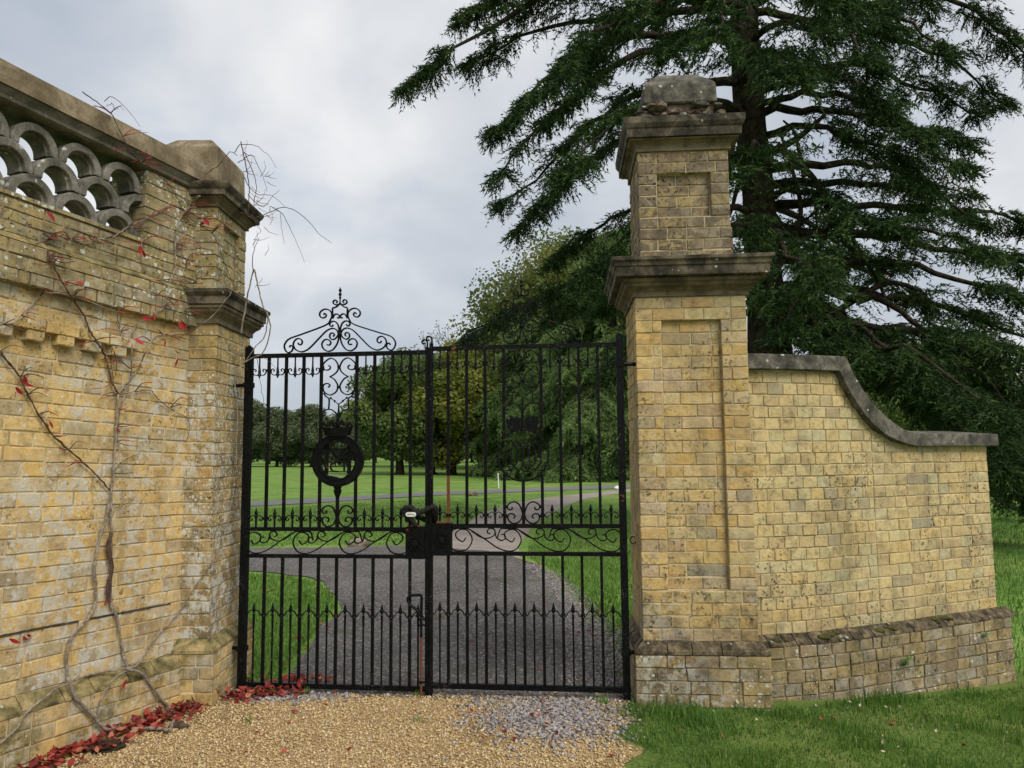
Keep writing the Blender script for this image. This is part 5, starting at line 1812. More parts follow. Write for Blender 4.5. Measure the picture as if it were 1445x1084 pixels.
def leaf_me(l, w, curl, mat, tint):
    V, fs = leaf_shape(l, w, curl)
    me = bpy.data.meshes.new('leaf')
    me.from_pydata(V, [], fs)
    at = me.attributes.new('tint', 'FLOAT', 'FACE')
    at.data.foreach_set('value', [tint] * len(fs))
    me.materials.append(M[mat])
    return me


bright_meshes = [leaf_me(random.uniform(0.045, 0.065), random.uniform(0.032, 0.045), random.uniform(0.1, 0.6), 'leaf_bright', random.random()) for _ in range(5)]

# side twigs: dark forks ending in red stalks
r_ = random.Random(5)
tw_px = [(70, 362), (88, 399), (102, 421), (119, 446), (135, 480), (66, 340), (75, 372), (60, 330), (100, 339), (130, 340), (150, 336), (180, 322), (213, 306), (200, 343), (230, 300), (240, 394), (247, 350), (222, 417), (256, 306), (268, 291), (170, 468), (165, 441), (230, 435), (57, 417), (30, 445), (5, 458), (28, 532), (39, 557), (55, 585), (75, 615), (97, 635), (119, 654), (0, 496), (158, 540), (151, 513), (165, 576), (161, 600), (167, 557), (183, 520), (230, 474), (213, 482), (190, 553), (240, 575), (163, 623), (160, 668), (173, 193), (200, 229), (239, 262), (186, 216), (156, 160), (282, 318), (299, 329), (260, 440), (272, 400), (285, 350), (262, 370), (245, 430)]
for (px, py) in tw_px:
    for n in range(r_.choice((2, 3, 3, 4, 5)) if py < 480 else r_.choice((1, 2, 2))):
        a = r_.uniform(-0.5, 0.9) if r_.random() < 0.75 else r_.uniform(2.2, 3.6)
        L1 = r_.uniform(14, 38)
        x1, y1 = px + L1 * 0.45 * math.cos(a), py - L1 * 0.45 * math.sin(a) - r_.uniform(-3, 6)
        x2, y2 = px + L1 * math.cos(a + r_.uniform(-0.3, 0.3)), py - L1 * math.sin(a) * 0.6
        pts = [surf(px, py, 0.015) - cro, surf(x1, y1, 0.035) - cro, surf(x2, y2, 0.05) - cro]
        P = catmull(pts, 4)
        red = r_.random() < (0.68 if py < 480 else 0.5)
        if r_.random() < 0.5:
            MB().tube(P[:5], np.linspace(0.0038, 0.003, 5), 5).build('twig', 'stem_dark', cr)
            MB().tube(P[4:], np.linspace(0.003, 0.0018, len(P) - 4), 5).build('leaf_stalk', 'twig_red' if red else 'stem_dark', cr)
        else:
            MB().tube(P, np.linspace(0.0026, 0.0013, len(P)), 5).build('leaf_stalk', 'twig_red' if red else 'stem_dark', cr)
        if r_.random() < 0.02:
            lo_ = link('leaf', r_.choice(bright_meshes), cr, tuple(P[-1]))
            lo_.rotation_euler = (r_.uniform(0.6, 2.2), r_.uniform(-0.5, 1.4), r_.uniform(0, 1.2))
# scarlet leaves still hanging
for (px, py, k) in [q_ for q_ in [(28, 540, 1.5), (34, 530, 1.3), (22, 545, 1.2), (200, 352, 1.6), (197, 346, 1.2), (256, 452, 1.5), (262, 456, 1.3), (251, 455, 1.1), (232, 478, 1.2), (245, 495, 1.1), (252, 506, 1.4), (64, 297, 1.5), (70, 300, 1.1), (60, 592, 1.0), (68, 594, 1.1), (163, 603, 1.1), (189, 500, 0.9), (155, 762, 1.0), (150, 843, 1.1), (140, 870, 1.0), (66, 592, 0.9), (180, 958, 1.3), (176, 952, 1.0), (10, 903, 1.5), (32, 899, 1.6), (36, 898, 1.4), (222, 210, 0.9), (176, 170, 1.0), (215, 440, 1.1), (222, 436, 1.0), (240, 392, 1.0)] if q_[2] > 1.05]:
    q = surf(px, py, 0.04) - cro
    lo_ = link('leaf', r_.choice(bright_meshes), cr, tuple(q))
    lo_.scale = (k * 0.75, k * r_.uniform(0.3, 0.7), k * 0.9)
    lo_.rotation_euler = (r_.uniform(0.3, 2.6), r_.uniform(0.2, 2.0), r_.uniform(0.2, 2.2))
# wiry shoots over the pier top and hanging by the gate: free in the air at the pier's depth
AIR = [
    ([(340, 470), (345, 440), (352, 405), (358, 380), (362, 395), (365, 408), (371, 431), (380, 451), (381, 471), (371, 498), (359, 504), (342, 514), (332, 532), (332, 552), (335, 579), (334, 610), (333, 650)], 0.0055, 0.0035, 4.93, 'stem'),
    ([(376, 440), (378, 455), (372, 478), (362, 488), (345, 512)], 0.0045, 0.003, 4.95, 'stem'),
    ([(358, 385), (356, 365), (360, 350), (366, 335)], 0.0035, 0.0015, 4.93, 'stem_dark'),
    ([(340, 300), (358, 308), (376, 301), (398, 293), (416, 297), (436, 313), (450, 330), (458, 336), (469, 344)], 0.0035, 0.0012, 4.9, 'stem_dark'),
    ([(388, 296), (398, 301), (406, 315), (413, 330), (422, 350), (430, 371)], 0.0025, 0.001, 4.9, 'stem_dark'),
    ([(396, 300), (397, 320), (402, 345)], 0.002, 0.001, 4.9, 'stem_dark'),
    ([(330, 215), (339, 204), (352, 204), (364, 207), (372, 214), (379, 219), (390, 237)], 0.003, 0.001, 4.88, 'stem_dark'),
    ([(336, 230), (348, 222), (356, 219), (363, 232), (370, 247), (375, 262), (377, 272)], 0.003, 0.001, 4.88, 'stem_dark'),
    ([(345, 250), (352, 264), (365, 275), (380, 275), (393, 283), (402, 292)], 0.003, 0.001, 4.88, 'stem_dark'),
    ([(350, 275), (360, 285), (372, 292), (380, 283), (386, 276), (396, 268)], 0.0025, 0.001, 4.86, 'stem_dark'),
    ([(340, 200), (345, 225), (350, 250), (352, 275), (350, 300)], 0.004, 0.003, 4.84, 'stem_dark'),
    ([(345, 215), (356, 240), (362, 265), (358, 285)], 0.003, 0.002, 4.84, 'stem_dark'),
    ([(356, 305), (362, 318), (368, 326), (360, 336), (358, 350)], 0.002, 0.001, 4.9, 'stem_dark'),
    ([(362, 500), (366, 530), (371, 560), (372, 580), (378, 575)], 0.002, 0.001, 4.97, 'stem_dark'),
    ([(365, 500), (380, 510), (392, 523), (405, 535)], 0.0015, 0.0008, 4.97, 'stem_dark'),
    ([(330, 640), (333, 660), (335, 690), (337, 720)], 0.002, 0.001, 4.93, 'stem_dark'),
    ([(290, 246), (310, 232), (325, 215), (335, 220)], 0.003, 0.002, 4.78, 'stem_dark'),
    ([(146, 142), (160, 138), (175, 150), (188, 165), (197, 178)], 0.0025, 0.001, 4.45, 'stem_dark'),
    ([(150, 150), (158, 146), (163, 156), (168, 150), (176, 156)], 0.002, 0.001, 4.45, 'stem_dark'),
]
for path, r0, r1, Y_, mat in AIR:
    P = catmull([aty(px, py, Y_) - cro for px, py in path], 4) + 0
    P[:, 1] += rng.normal(0, 0.006, len(P))
    MB().tube(P, np.linspace(r0, r1, len(P)), 5).build('shoot', mat, cr)
for n in range(34):
    base = random.choice([(345, 240), (350, 262), (356, 283), (340, 215), (365, 300), (380, 298), (372, 255), (362, 400), (368, 360), (362, 340), (378, 320)])
    a = random.uniform(-1.2, 1.6)
    L1 = random.uniform(8, 24)
    x0, y0 = base[0] + random.uniform(-6, 6), base[1] + random.uniform(-8, 8)
    P = catmull([aty(x0, y0, 4.88) - cro, aty(x0 + L1 * 0.5 * math.cos(a), y0 - L1 * 0.5 * math.sin(a) - 2, 4.87) - cro, aty(x0 + L1 * math.cos(a + 0.4), y0 - L1 * math.sin(a + 0.4), 4.85) - cro], 3)
    MB().tube(P, np.linspace(0.0022, 0.0008, len(P)), 4).build('twig', 'twig_red' if random.random() < 0.3 else 'stem_dark', cr)


# ================================================================== TREES
def nrm(a):
    return a / (np.linalg.norm(a, axis=-1, keepdims=True) + 1e-9)


def bez(p0, p1, p2, n=14):
    t = np.linspace(0, 1, n)[:, None]
    return (1 - t) ** 2 * p0 + 2 * t * (1 - t) * p1 + t * t * p2


def cedar_foliage(prims, r, sec_step=0.20, sec_len=1.5, ter_len=0.42, needle=0.12, width=0.030, start=0.16, tufts=6, tri=3, dens=1.0, starts=None, droop2=(0.12, 0.42), droop3=(0.15, 0.95), thin=0.0):
    """needle triangles along hanging twigs of every limb; prims: list of (n,3) lines"""
    OO, DD, KK = [], [], []
    for ip, P in enumerate(prims):
        seg = np.r_[0, np.cumsum(np.linalg.norm(np.diff(P, axis=0), axis=1))]
        L = seg[-1]
        st = (start if starts is None else starts[ip]) * r.uniform(0.7, 1.3)
        s = np.arange(L * st, L, sec_step / dens) + r.uniform(-0.1, 0.1)
        s = np.clip(s, 0, L)
        lumps = np.sin(s * r.uniform(1.6, 3.2) + r.uniform(0, 6.28)) + 0.6 * np.sin(s * r.uniform(4, 7) + r.uniform(0, 6.28))
        s = s[(lumps > -1.6 + 2.2 * thin) | (s > 0.93 * L)]
        if len(s) < 2:
            continue
        pt = np.stack([np.interp(s, seg, P[:, k]) for k in range(3)], 1)
        pt2 = np.stack([np.interp(np.clip(s + 0.15, 0, L), seg, P[:, k]) for k in range(3)], 1)
        pt1 = np.stack([np.interp(np.clip(s - 0.15, 0, L), seg, P[:, k]) for k in range(3)], 1)
        T = nrm(pt2 - pt1)
        side = nrm(np.cross(T, np.array([0, 0, 1.0])))
        f = s / L
        for sgn in (1, -1):
            ang = r.uniform(0.55, 1.25, len(s))
            d = T * np.cos(ang)[:, None] + sgn * side * np.sin(ang)[:, None]
            d[:, 2] += r.uniform(-0.12, 0.22, len(s))
            d = nrm(d)
            ln = sec_len * (0.35 + 0.9 * np.sin(np.pi * np.clip(f * 0.85 + 0.15, 0, 1)) ** 0.8) * r.uniform(0.25, 1.3, len(s)) * (1 - 0.6 * f)
            nt = 8
            q = np.linspace(0.12, 1.0, nt)
            pos_ = pt[:, None, :] + d[:, None, :] * (ln[:, None] * q)[:, :, None]
            pos_[:, :, 2] -= (ln[:, None] * q ** 2) * r.uniform(droop2[0], droop2[1], len(s))[:, None]
            pos_ = pos_ + r.normal(0, 0.03, pos_.shape)
            tgt = np.repeat(d[:, None, :], nt, 1).copy()
            tgt[:, :, 2] -= 0.9 * q * 0.6
            tgt = nrm(tgt).reshape(-1, 3)
            O_ = pos_.reshape(-1, 3)
            for s3 in (1, -1):
                sd_ = nrm(np.cross(tgt, np.array([0, 0, 1.0])))
                a3 = r.uniform(0.4, 1.1, len(O_))
                d3 = tgt * np.cos(a3)[:, None] + s3 * sd_ * np.sin(a3)[:, None]
                d3[:, 2] -= r.uniform(droop3[0], droop3[1], len(O_))
                d3 = nrm(d3)
                l3 = ter_len * r.uniform(0.35, 1.15, len(O_))
                u_ = np.linspace(0.05, 1.0, tufts)
                p3 = O_[:, None, :] + d3[:, None, :] * (l3[:, None] * u_)[:, :, None]
                p3[:, :, 2] -= 0.25 * l3[:, None] * u_ ** 2
                OO.append(p3.reshape(-1, 3))
                dd = np.repeat(d3[:, None, :], tufts, 1)
                DD.append(dd.reshape(-1, 3))
                KK.append(np.repeat(r.uniform(0, 1, len(O_)), tufts))
    O_ = np.vstack(OO)
    D_ = np.vstack(DD)
    K_ = np.concatenate(KK)
    O_ = np.repeat(O_, tri, 0)
    D_ = np.repeat(D_, tri, 0)
    K_ = np.repeat(K_, tri)
    n = len(O_)
    D2 = nrm(D_ * 0.9 + r.normal(0, 0.45, (n, 3)))
    sd_ = nrm(np.cross(D2, r.normal(0, 1, (n, 3)) + np.array([0, 0, 0.8])))
    w = width * r.uniform(0.6, 1.3, n)[:, None]
    l = needle * r.uniform(0.6, 1.3, n)[:, None]
    V = np.empty((n * 3, 3))
    V[0::3] = O_ + sd_ * w * 0.5
    V[1::3] = O_ - sd_ * w * 0.5
    V[2::3] = O_ + D2 * l
    tint = np.clip(0.50 * K_ + 0.50 * r.uniform(0, 1, n) ** 1.3, 0, 1)
    return V, np.arange(n * 3).reshape(-1, 3), tint


def cedar(name, label, base, trunk_path, trunk_r, prims, seed, bark='bark', **kw):
    r = np.random.default_rng(seed)
    root = empty(name, tuple(base))
    tag(root, label, 'tree')
    b = np.array(base)
    tp = catmull(trunk_path, 6)
    MB().tube(tp - b, np.interp(np.linspace(0, 1, len(tp)), np.linspace(0, 1, len(trunk_r)), trunk_r) * (1 + 0.03 * r.normal(0, 1, len(tp))), 14).build('trunk', bark, root, smooth=True)
    for P, rad in prims:
        MB().tube(P - b, rad, 7).build('limb', bark, root, smooth=True)
    V, Fc, tint = cedar_foliage([p[0] for p in prims], r, **kw)
    link('crown', big_mesh('crown', V - b, Fc, 'needles_far', tint), root)
    return root


# -- the great cedar behind the wing wall
CY = 14.5
r1 = np.random.default_rng(21)
tb = np.array([aty(1090, 640, CY)[0] + 0.05, CY, float(gz(5.2, CY)) - 0.1])
TR = [tb, aty(1086, 490, CY), aty(1078, 380, CY), aty(1068, 250, CY), aty(1056, 130, CY), aty(1050, 20, CY), aty(1046, -120, CY), aty(1043, -260, CY), aty(1042, -420, CY)]
TRa = catmull(TR, 8)


def on_trunk(z):
    return np.array([np.interp(z, TRa[:, 2], TRa[:, 0]), np.interp(z, TRa[:, 2], TRa[:, 1]), z])


PR = []


def limb(by, tip, dY, rise=0.5, rad=0.10):
    """by: photo height of the limb's root on the trunk; tip pixel; dY depth of the tip from the trunk"""
    z0 = aty(1065, by, CY)[2]
    p0 = on_trunk(z0)
    p2 = aty(tip[0], tip[1], CY + dY)
    m = p0 * 0.45 + p2 * 0.55
    m[2] = max(p0[2], p2[2]) * 0.6 + (p0[2] + p2[2]) * 0.2 + rise
    P = bez(p0, m, p2, 16)
    wv = np.cumsum(r1.normal(0, 0.07, P.shape), 0)
    P = P + wv - np.linspace(0, 1, 16)[:, None] * wv[-1]
    PR.append((P, np.linspace(rad, 0.012, len(P))))


for by, tip, dY, rise, rad in [
    (-30, (572, 124), -1.0, 1.0, 0.13), (10, (655, 96), 0.6, 0.9, 0.10), (-40, (640, 30), -0.5, 0.9, 0.10), (60, (690, 190), -2.0, 1.1, 0.11),
    (70, (700, 258), -2.6, 1.2, 0.11), (120, (700, 292), 0.8, 0.9, 0.10), (160, (722, 335), -0.8, 0.8, 0.09), (170, (790, 260), -3.6, 0.9, 0.08),
    (-120, (700, -10), -1.0, 0.9, 0.10), (-150, (760, -60), 0.5, 0.9, 0.10), (-160, (850, -40), -3.5, 0.8, 0.09), (30, (760, 130), -3.5, 0.8, 0.09),
    (250, (780, 372), 0.5, 0.6, 0.09), (330, (655, 484), 2.5, 0.7, 0.09), (300, (820, 400), -1.8, 0.6, 0.08), (380, (770, 455), 1.2, 0.5, 0.08),
    (440, (880, 640), -0.6, 0.4, 0.07), (400, (860, 520), -2.4, 0.4, 0.07),
    (-40, (1470, 92), 0.0, 0.9, 0.12), (20, (1340, 72), -1.5, 0.8, 0.10), (-80, (1320, 20), 0.8, 0.8, 0.10), (-140, (1500, -25), -1.2, 0.9, 0.10),
    (110, (1385, 165), 0.6, 0.7, 0.10), (170, (1372, 205), -1.0, 0.5, 0.10), (130, (1250, 150), -2.2, 0.5, 0.08), (200, (1300, 262), -2.0, 0.4, 0.08), (270, (1260, 318), -1.2, 0.3, 0.08), (60, (1240, 95), -2.6, 0.6, 0.08), (0, (1250, 40), -2.0, 0.7, 0.08), (20, (1420, 150), 1.0, 0.7, 0.09), (160, (1360, 235), -2.6, 0.5, 0.08), (240, (1375, 282), 0.8, 0.4, 0.10), (260, (1385, 318), -1.4, 0.4, 0.10),
    (290, (1470, 330), 0.0, 0.4, 0.11), (330, (1480, 395), -0.8, 0.3, 0.12), (340, (1400, 360), -3.0, 0.3, 0.08), (370, (1490, 455), -1.6, 0.3, 0.11),
    (390, (1500, 520), -0.4, 0.3, 0.11), (420, (1460, 560), -2.4, 0.3, 0.10), (430, (1350, 560), -3.4, 0.25, 0.09), (440, (1520, 620), -1.0, 0.3, 0.10),
    (450, (1430, 640), 0.2, 0.3, 0.09), (440, (1270, 560), 1.6, 0.2, 0.08), (455, (1500, 700), 1.0, 0.3, 0.09), (455, (1330, 620), -1.6, 0.3, 0.08), (455, (1490, 690), -3.0, 0.4, 0.09), (455, (1425, 665), -3.6, 0.4, 0.07), (458, (1415, 705), -1.2, 0.4, 0.07), (458, (1470, 725), -2.4, 0.4, 0.07), (440, (1450, 590), -3.2, 0.4, 0.07), (450, (1570, 650), -2.0, 0.4, 0.09), (445, (1440, 610), -4.6, 0.4, 0.08), (450, (1600, 590), -4.0, 0.4, 0.09), (430, (1210, 520), -2.6, 0.2, 0.07),
    (350, (1160, 400), -4.6, 0.3, 0.08), (420, (1110, 460), -4.2, 0.2, 0.06), (230, (1000, 250), -4.0, 0.4, 0.07), (120, (1130, 120), -4.5, 0.5, 0.08), (10, (1010, 60), -4.5, 0.6, 0.08), (-40, (1180, 10), -4.0, 0.6, 0.08),
    (330, (960, 400), -3.0, 0.4, 0.07), (60, (940, 90), -3.0, 0.7, 0.08),
]:
    limb(by, tip, dY, rise, rad)
for k in range(18):      # limbs on the far side and in the top of the tree
    z = r1.uniform(3.5, 13.5)
    az = r1.uniform(-0.2, math.pi + 0.2) if k < 5 else r1.uniform(0, 2 * math.pi)
    if k >= 5:
        z = r1.uniform(11.5, 17.0)
    L = (7.0 if z < 9 else 7.0 - (z - 9) * 0.62) * r1.uniform(0.65, 1.0)
    p0 = on_trunk(z)
    p2 = p0 + np.array([math.cos(az) * L, math.sin(az) * L, -0.10 * L + r1.uniform(-0.5, 0.4)])
    m = (p0 + p2) / 2 + np.array([0, 0, 0.7])
    P = bez(p0, m, p2, 14)
    P = P + np.cumsum(r1.normal(0, 0.02, P.shape), 0)
    PR.append((P, np.linspace(0.09, 0.012, len(P))))
# upswept inner stems, bare, that show against the sky
for pts, rad in [([(1075, 400), (1110, 360), (1130, 300), (1118, 240), (1100, 185)], 0.07), ([(1090, 215), (1125, 195), (1150, 175), (1175, 150)], 0.08), ([(1095, 480), (1125, 470), (1180, 440), (1250, 400), (1300, 410)], 0.10),
                 ([(1095, 205), (1120, 225), (1150, 255), (1165, 290), (1200, 350), (1260, 390)], 0.08), ([(1135, 250), (1128, 215), (1120, 185), (1105, 170)], 0.05), ([(1100, 470), (1140, 490), (1200, 510), (1260, 500)], 0.09),
                 ([(1150, 270), (1152, 310), (1160, 360)], 0.035), ([(1190, 300), (1205, 340), (1240, 400), (1255, 440)], 0.05), ([(1100, 440), (1085, 400), (1120, 330), (1160, 290)], 0.05)]:
    P = catmull([aty(x, y, CY - 0.6) for x, y in pts], 4)
    PR.append((P, np.linspace(rad, rad * 0.35, len(P))))
nbare = 9
root = empty('cedar_tree', tuple(tb))
tag(root, 'huge dark cedar with tiered drooping limbs towering behind the wing wall', 'tree')
rt = np.interp(np.linspace(0, 1, len(TRa)), np.linspace(0, 1, 9), [0.62, 0.40, 0.34, 0.315, 0.29, 0.26, 0.2, 0.14, 0.04])
tr_v = MB().tube(TRa - tb, rt, 18)
tr_v.v = [(x * 1.0 + 0.03 * math.sin(9 * math.atan2(y, x) + z), y, z) for x, y, z in tr_v.v]
tr_v.build('trunk', 'bark', root, smooth=True)
for P, rad in PR:
    MB().tube(P - tb, rad, 7).build('limb', 'bark', root, smooth=True)
sts = [0.36 if p[0][-1][0] > tb[0] + 2.2 else (0.30 if p[0][-1][0] < tb[0] - 2 else 0.25) for p in PR[:-nbare]]
V, Fc, tint = cedar_foliage([p[0] for p in PR[:-nbare]], r1, sec_step=0.15, sec_len=1.25, ter_len=0.30, needle=0.10, width=0.027, tufts=6, tri=2, starts=sts, droop2=(-0.05, 0.24), droop3=(-0.25, 0.65), thin=0.55)
link('crown', big_mesh('crown', V - tb, Fc, 'needles', tint), root)


# -- field cedars (one built, one copied)
def field_cedar(base, h, seed, spread=6.8):
    r = np.random.default_rng(seed)
    b = np.array(base, float)
    prims = []
    z = 0.8
    while z < h - 0.5:
        k = 5 if z < h * 0.6 else 4
        for j in range(k):
            az = r.uniform(0, 2 * math.pi)
            L = (spread * (1 - (z / h) ** 1.6) + 0.8) * r.uniform(0.7, 1.1)
            p0 = b + [0, 0, z + 0.9]
            p2 = b + [math.cos(az) * L, math.sin(az) * L, max(z - 0.22 * L + r.uniform(-0.4, 0.4), 0.35)]
            prims.append((bez(p0, (p0 + p2) / 2 + np.array([0, 0, 1.0]), p2, 12), np.linspace(0.09, 0.015, 12)))
        z += 0.85
    return prims


def plant_cedar(label, base, h, seed, spread=6.8):
    return cedar('cedar_tree', label, base, [np.array(base) + [0, 0, -0.1], np.array(base) + [0, 0, h * 0.5], np.array(base) + [0, 0, h]], [0.75, 0.4, 0.05], field_cedar(base, h, seed, spread), seed,
                 bark='bark_far', thin=0.25, sec_step=0.6, sec_len=2.0, ter_len=0.8, needle=0.34, width=0.10, start=0.1, tufts=4, tri=2)


plant_cedar('smaller field cedar with low boughs beside the yellowing tree', (1.2, 55.0, 0.0), 11.5, 32, 4.0)
ca = plant_cedar('spreading cedar standing in the field across the road, boughs brushing the ground', (6.3, 46.0, 0.0), 15.5, 31)


def copy_tree(o, loc, rz=0.0, sc=1.0, label=None, group=None):
    c = o.copy()
    COL.objects.link(c)
    c.location = loc
    c.rotation_euler = (0, 0, rz)
    c.scale = (sc, sc, sc * random.uniform(0.94, 1.06))
    if label:
        c['label'] = label
    if group:
        c['group'] = group
    for ch in o.children:
        k = ch.copy()
        COL.objects.link(k)
        k.parent = c
    return c





def broadleaf(name, label, base, h, w, trunk_h, mat, seed, n=26000, leaf=0.30, bare=0.0, lobes=34, group=None, trunk_r=0.35):
    r = np.random.default_rng(seed)
    root = empty(name, tuple(base))
    tag(root, label, 'tree', group)
    cz_ = trunk_h + (h - trunk_h) * 0.46
    # lobes through an egg-shaped crown
    C, Rr = [], []
    while len(C) < lobes:
        p = r.uniform(-1, 1, 3)
        d = np.linalg.norm(p)
        if d > 1 or d < 0.35:
            continue
        taper = 1.05 - 0.35 * max(p[2], 0) + 0.10 * max(-p[2], 0)
        C.append((p[0] * w * 0.5 * 0.80 * taper, p[1] * w * 0.5 * 0.80 * taper, cz_ + p[2] * (h - trunk_h) * 0.5 * 0.84))
        Rr.append(w * r.uniform(0.10, 0.19))
    C = np.array(C)
    Rr = np.array(Rr)
    # trunk and limbs reaching for the lobes
    MB().tube(catmull([(0, 0, -0.1), (0.05, 0.03, trunk_h * 0.6), (0.0, 0.0, trunk_h + 0.2 * (h - trunk_h)), (0.1, 0.0, h * 0.86)], 4), np.interp(np.linspace(0, 1, 13), [0, 0.1, 0.5, 1], [trunk_r * 1.5, trunk_r, trunk_r * 0.7, 0.03]), 9).build('trunk', 'bark_far', root, smooth=True)
    for k in range(min(lobes, 14)):
        p0 = np.array([0, 0, trunk_h * r.uniform(0.75, 1.0) + (h - trunk_h) * r.uniform(0.0, 0.35)])
        P = bez(p0, (p0 + C[k]) / 2 + np.array([0, 0, 0.06 * h]), C[k], 8)
        MB().tube(P, np.linspace(trunk_r * 0.42, 0.02, 8), 5).build('limb', 'bark_far', root, smooth=True)
    if bare < 1:
        pick = r.integers(0, lobes, n)
        d = nrm(r.normal(0, 1, (n, 3)))
        rad = Rr[pick] * np.cbrt(r.uniform(0.10, 1.6, n))
        O_ = C[pick] + d * rad[:, None] * np.array([1.15, 1.15, 0.85])
        nn = nrm(d * 0.8 + r.normal(0, 0.7, (n, 3)) + np.array([0, 0, 0.35]))
        a = nrm(np.cross(nn, r.normal(0, 1, (n, 3))))
        b = np.cross(nn, a)
        s = leaf * r.uniform(0.55, 1.3, n)[:, None]
        V = np.empty((n * 4, 3))
        V[0::4] = O_ - a * s * 0.5
        V[1::4] = O_ + b * s * 0.32
        V[2::4] = O_ + a * s * 0.5 + nn * s * 0.12
        V[3::4] = O_ - b * s * 0.32
        lob = r.uniform(0, 1, lobes)
        tint = np.clip(0.45 * lob[pick] + 0.45 * r.uniform(0, 1, n) + 0.08, 0, 1)
        link('crown', big_mesh('crown', V, np.arange(n * 4).reshape(-1, 4), mat, tint), root)
    return root


def bare_tree(label, base, h, seed):
    r = np.random.default_rng(seed)
    root = empty('bare_tree', tuple(base))
    tag(root, label, 'tree')
    lines = []

    def grow(p, d, L, rad, lev):
        n = 5
        P = [p]
        for i in range(n):
            d = nrm(d + r.normal(0, 0.16, 3) + np.array([0, 0, 0.05]))
            P.append(P[-1] + d * L / n)
        lines.append((np.array(P), rad, lev))
        if lev >= 4:
            return
        for k in range(3 if lev else 5):
            i = r.integers(2, n + 1)
            dd = nrm(d + r.normal(0, 0.65, 3))
            grow(P[i], dd, L * r.uniform(0.5, 0.72), rad * 0.5, lev + 1)
    grow(np.zeros(3), np.array([0, 0, 1.0]), h * 0.45, h * 0.018, 0)
    MB().tube(lines[0][0], np.linspace(lines[0][1], lines[0][1] * 0.6, 6), 8).build('trunk', 'bark_far', root)
    mb = MB()
    for P, rad, lev in lines[1:]:
        mb.tube(P, np.linspace(max(rad, 0.02), max(rad * 0.5, 0.012), len(P)), 4, False)
    mb.build('branches', 'bark_far', root)
    tips = np.array([l[0][-1] for l in lines if l[2] >= 3])
    n = len(tips) * 2
    O_ = np.repeat(tips, 2, 0) + r.normal(0, 0.25, (n, 3))
    a = nrm(r.normal(0, 1, (n, 3)))
    b = nrm(np.cross(a, r.normal(0, 1, (n, 3))))
    V = np.empty((n * 4, 3))
    V[0::4], V[1::4], V[2::4], V[3::4] = O_ - a * 0.14, O_ + b * 0.09, O_ + a * 0.14, O_ - b * 0.09
    link('leaves', big_mesh('leaves', V, np.arange(n * 4).reshape(-1, 4), 'leaf_olive', r.uniform(0.3, 1, n)), root)
    return root


BT = 'broadleaf_tree'
g1 = broadleaf(BT, 'round green tree standing alone in the field, trunk rising behind the belt roundel', (-8.7, 57, 0), 11.0, 7.4, 0.5, 'leaf_green', 47, 46000, 0.26, lobes=54, trunk_r=0.42)
copy_tree(g1, (-6.6, 60, 0), 1.3, 1.05, 'green tree close beside the round field tree, nearer the yellowing tree')
y1 = broadleaf(BT, 'yellowing autumn tree in the field between the green trees and the cedar', (-4.7, 57.5, 0), 11.5, 8.2, 0.3, 'leaf_yellow', 43, 34000, 0.30, trunk_r=0.4)
t1 = broadleaf(BT, 'tall olive tree with thinning top rising behind the gate crest', (4.6, 72, 0), 25.5, 19.0, 1.5, 'leaf_olive', 44, 64000, 0.42, lobes=80, trunk_r=0.55)
copy_tree(t1, (12.5, 76, 0), 2.0, 1.04, 'tall olive tree behind the free-standing pillar')
copy_tree(t1, (-2.6, 84, 0), 0.8, 0.70, 'shorter olive tree behind the yellowing tree')
f1 = broadleaf(BT, 'grey-green tree at the end of the far row beside the brick pier', (-33.0, 104, 0), 8.6, 8.4, 0.2, 'leaf_far', 45, 24000, 0.30, trunk_r=0.3)
copy_tree(f1, (-27.6, 102, 0), 1.1, 1.0, 'grey-green far tree, second of the row from the brick pier')
copy_tree(f1, (-22.8, 103, 0), 2.6, 0.95, 'grey-green far tree, nearest of the row to the round field tree')
copy_tree(f1, (-38.6, 108, 0), 4.0, 1.12, 'far grey-green tree hidden mostly behind the brick pier')
bare_tree('nearly leafless twiggy tree showing above the top rail where the gates meet', (-8.3, 86, 0), 21, 46)
copy_tree(f1, (-12.6, 98, 0), 0.7, 1.62, 'pale thin-topped tree behind the round field tree')
# trees that close the park beyond
rt_ = random.Random(3)
spots = []
for k in range(84):
    x = -160 + k * 3.9 + rt_.uniform(-1.5, 1.5)
    spots.append((x, rt_.uniform(125, 150) if k % 2 else rt_.uniform(155, 185)))
for (x, y) in spots:
    src = rt_.choice([g1, f1, f1, y1 if rt_.random() < 0.25 else g1])
    copy_tree(src, (x, y, 0), rt_.uniform(0, 6.2), rt_.uniform(0.9, 1.35) * (1.1 if src is f1 else 0.85), 'tree in the distant belt that closes the park', 'trees of the distant belt')
for (x, y, s_) in [(24, 52, 1.0), (31, 60, 1.1), (40, 66, 1.15), (20, 74, 1.2), (52, 70, 1.1), (47, 48, 0.95)]:
    copy_tree(g1, (x, y, 0), rt_.uniform(0, 6), s_, 'green park tree glimpsed beyond the great cedar', 'park trees beyond the great cedar')

# ================================================================== SMALL THINGS IN THE FIELD
def boulder(label, p, s, mat='boulder'):
    root = MB().ico((0, 0, s * 0.35), s, 0.35, (1.25, 0.9, 0.62), 2).build('boulder', mat, None, (p[0], p[1], float(gz(p[0], p[1]))))
    tag(root, label, 'stone')


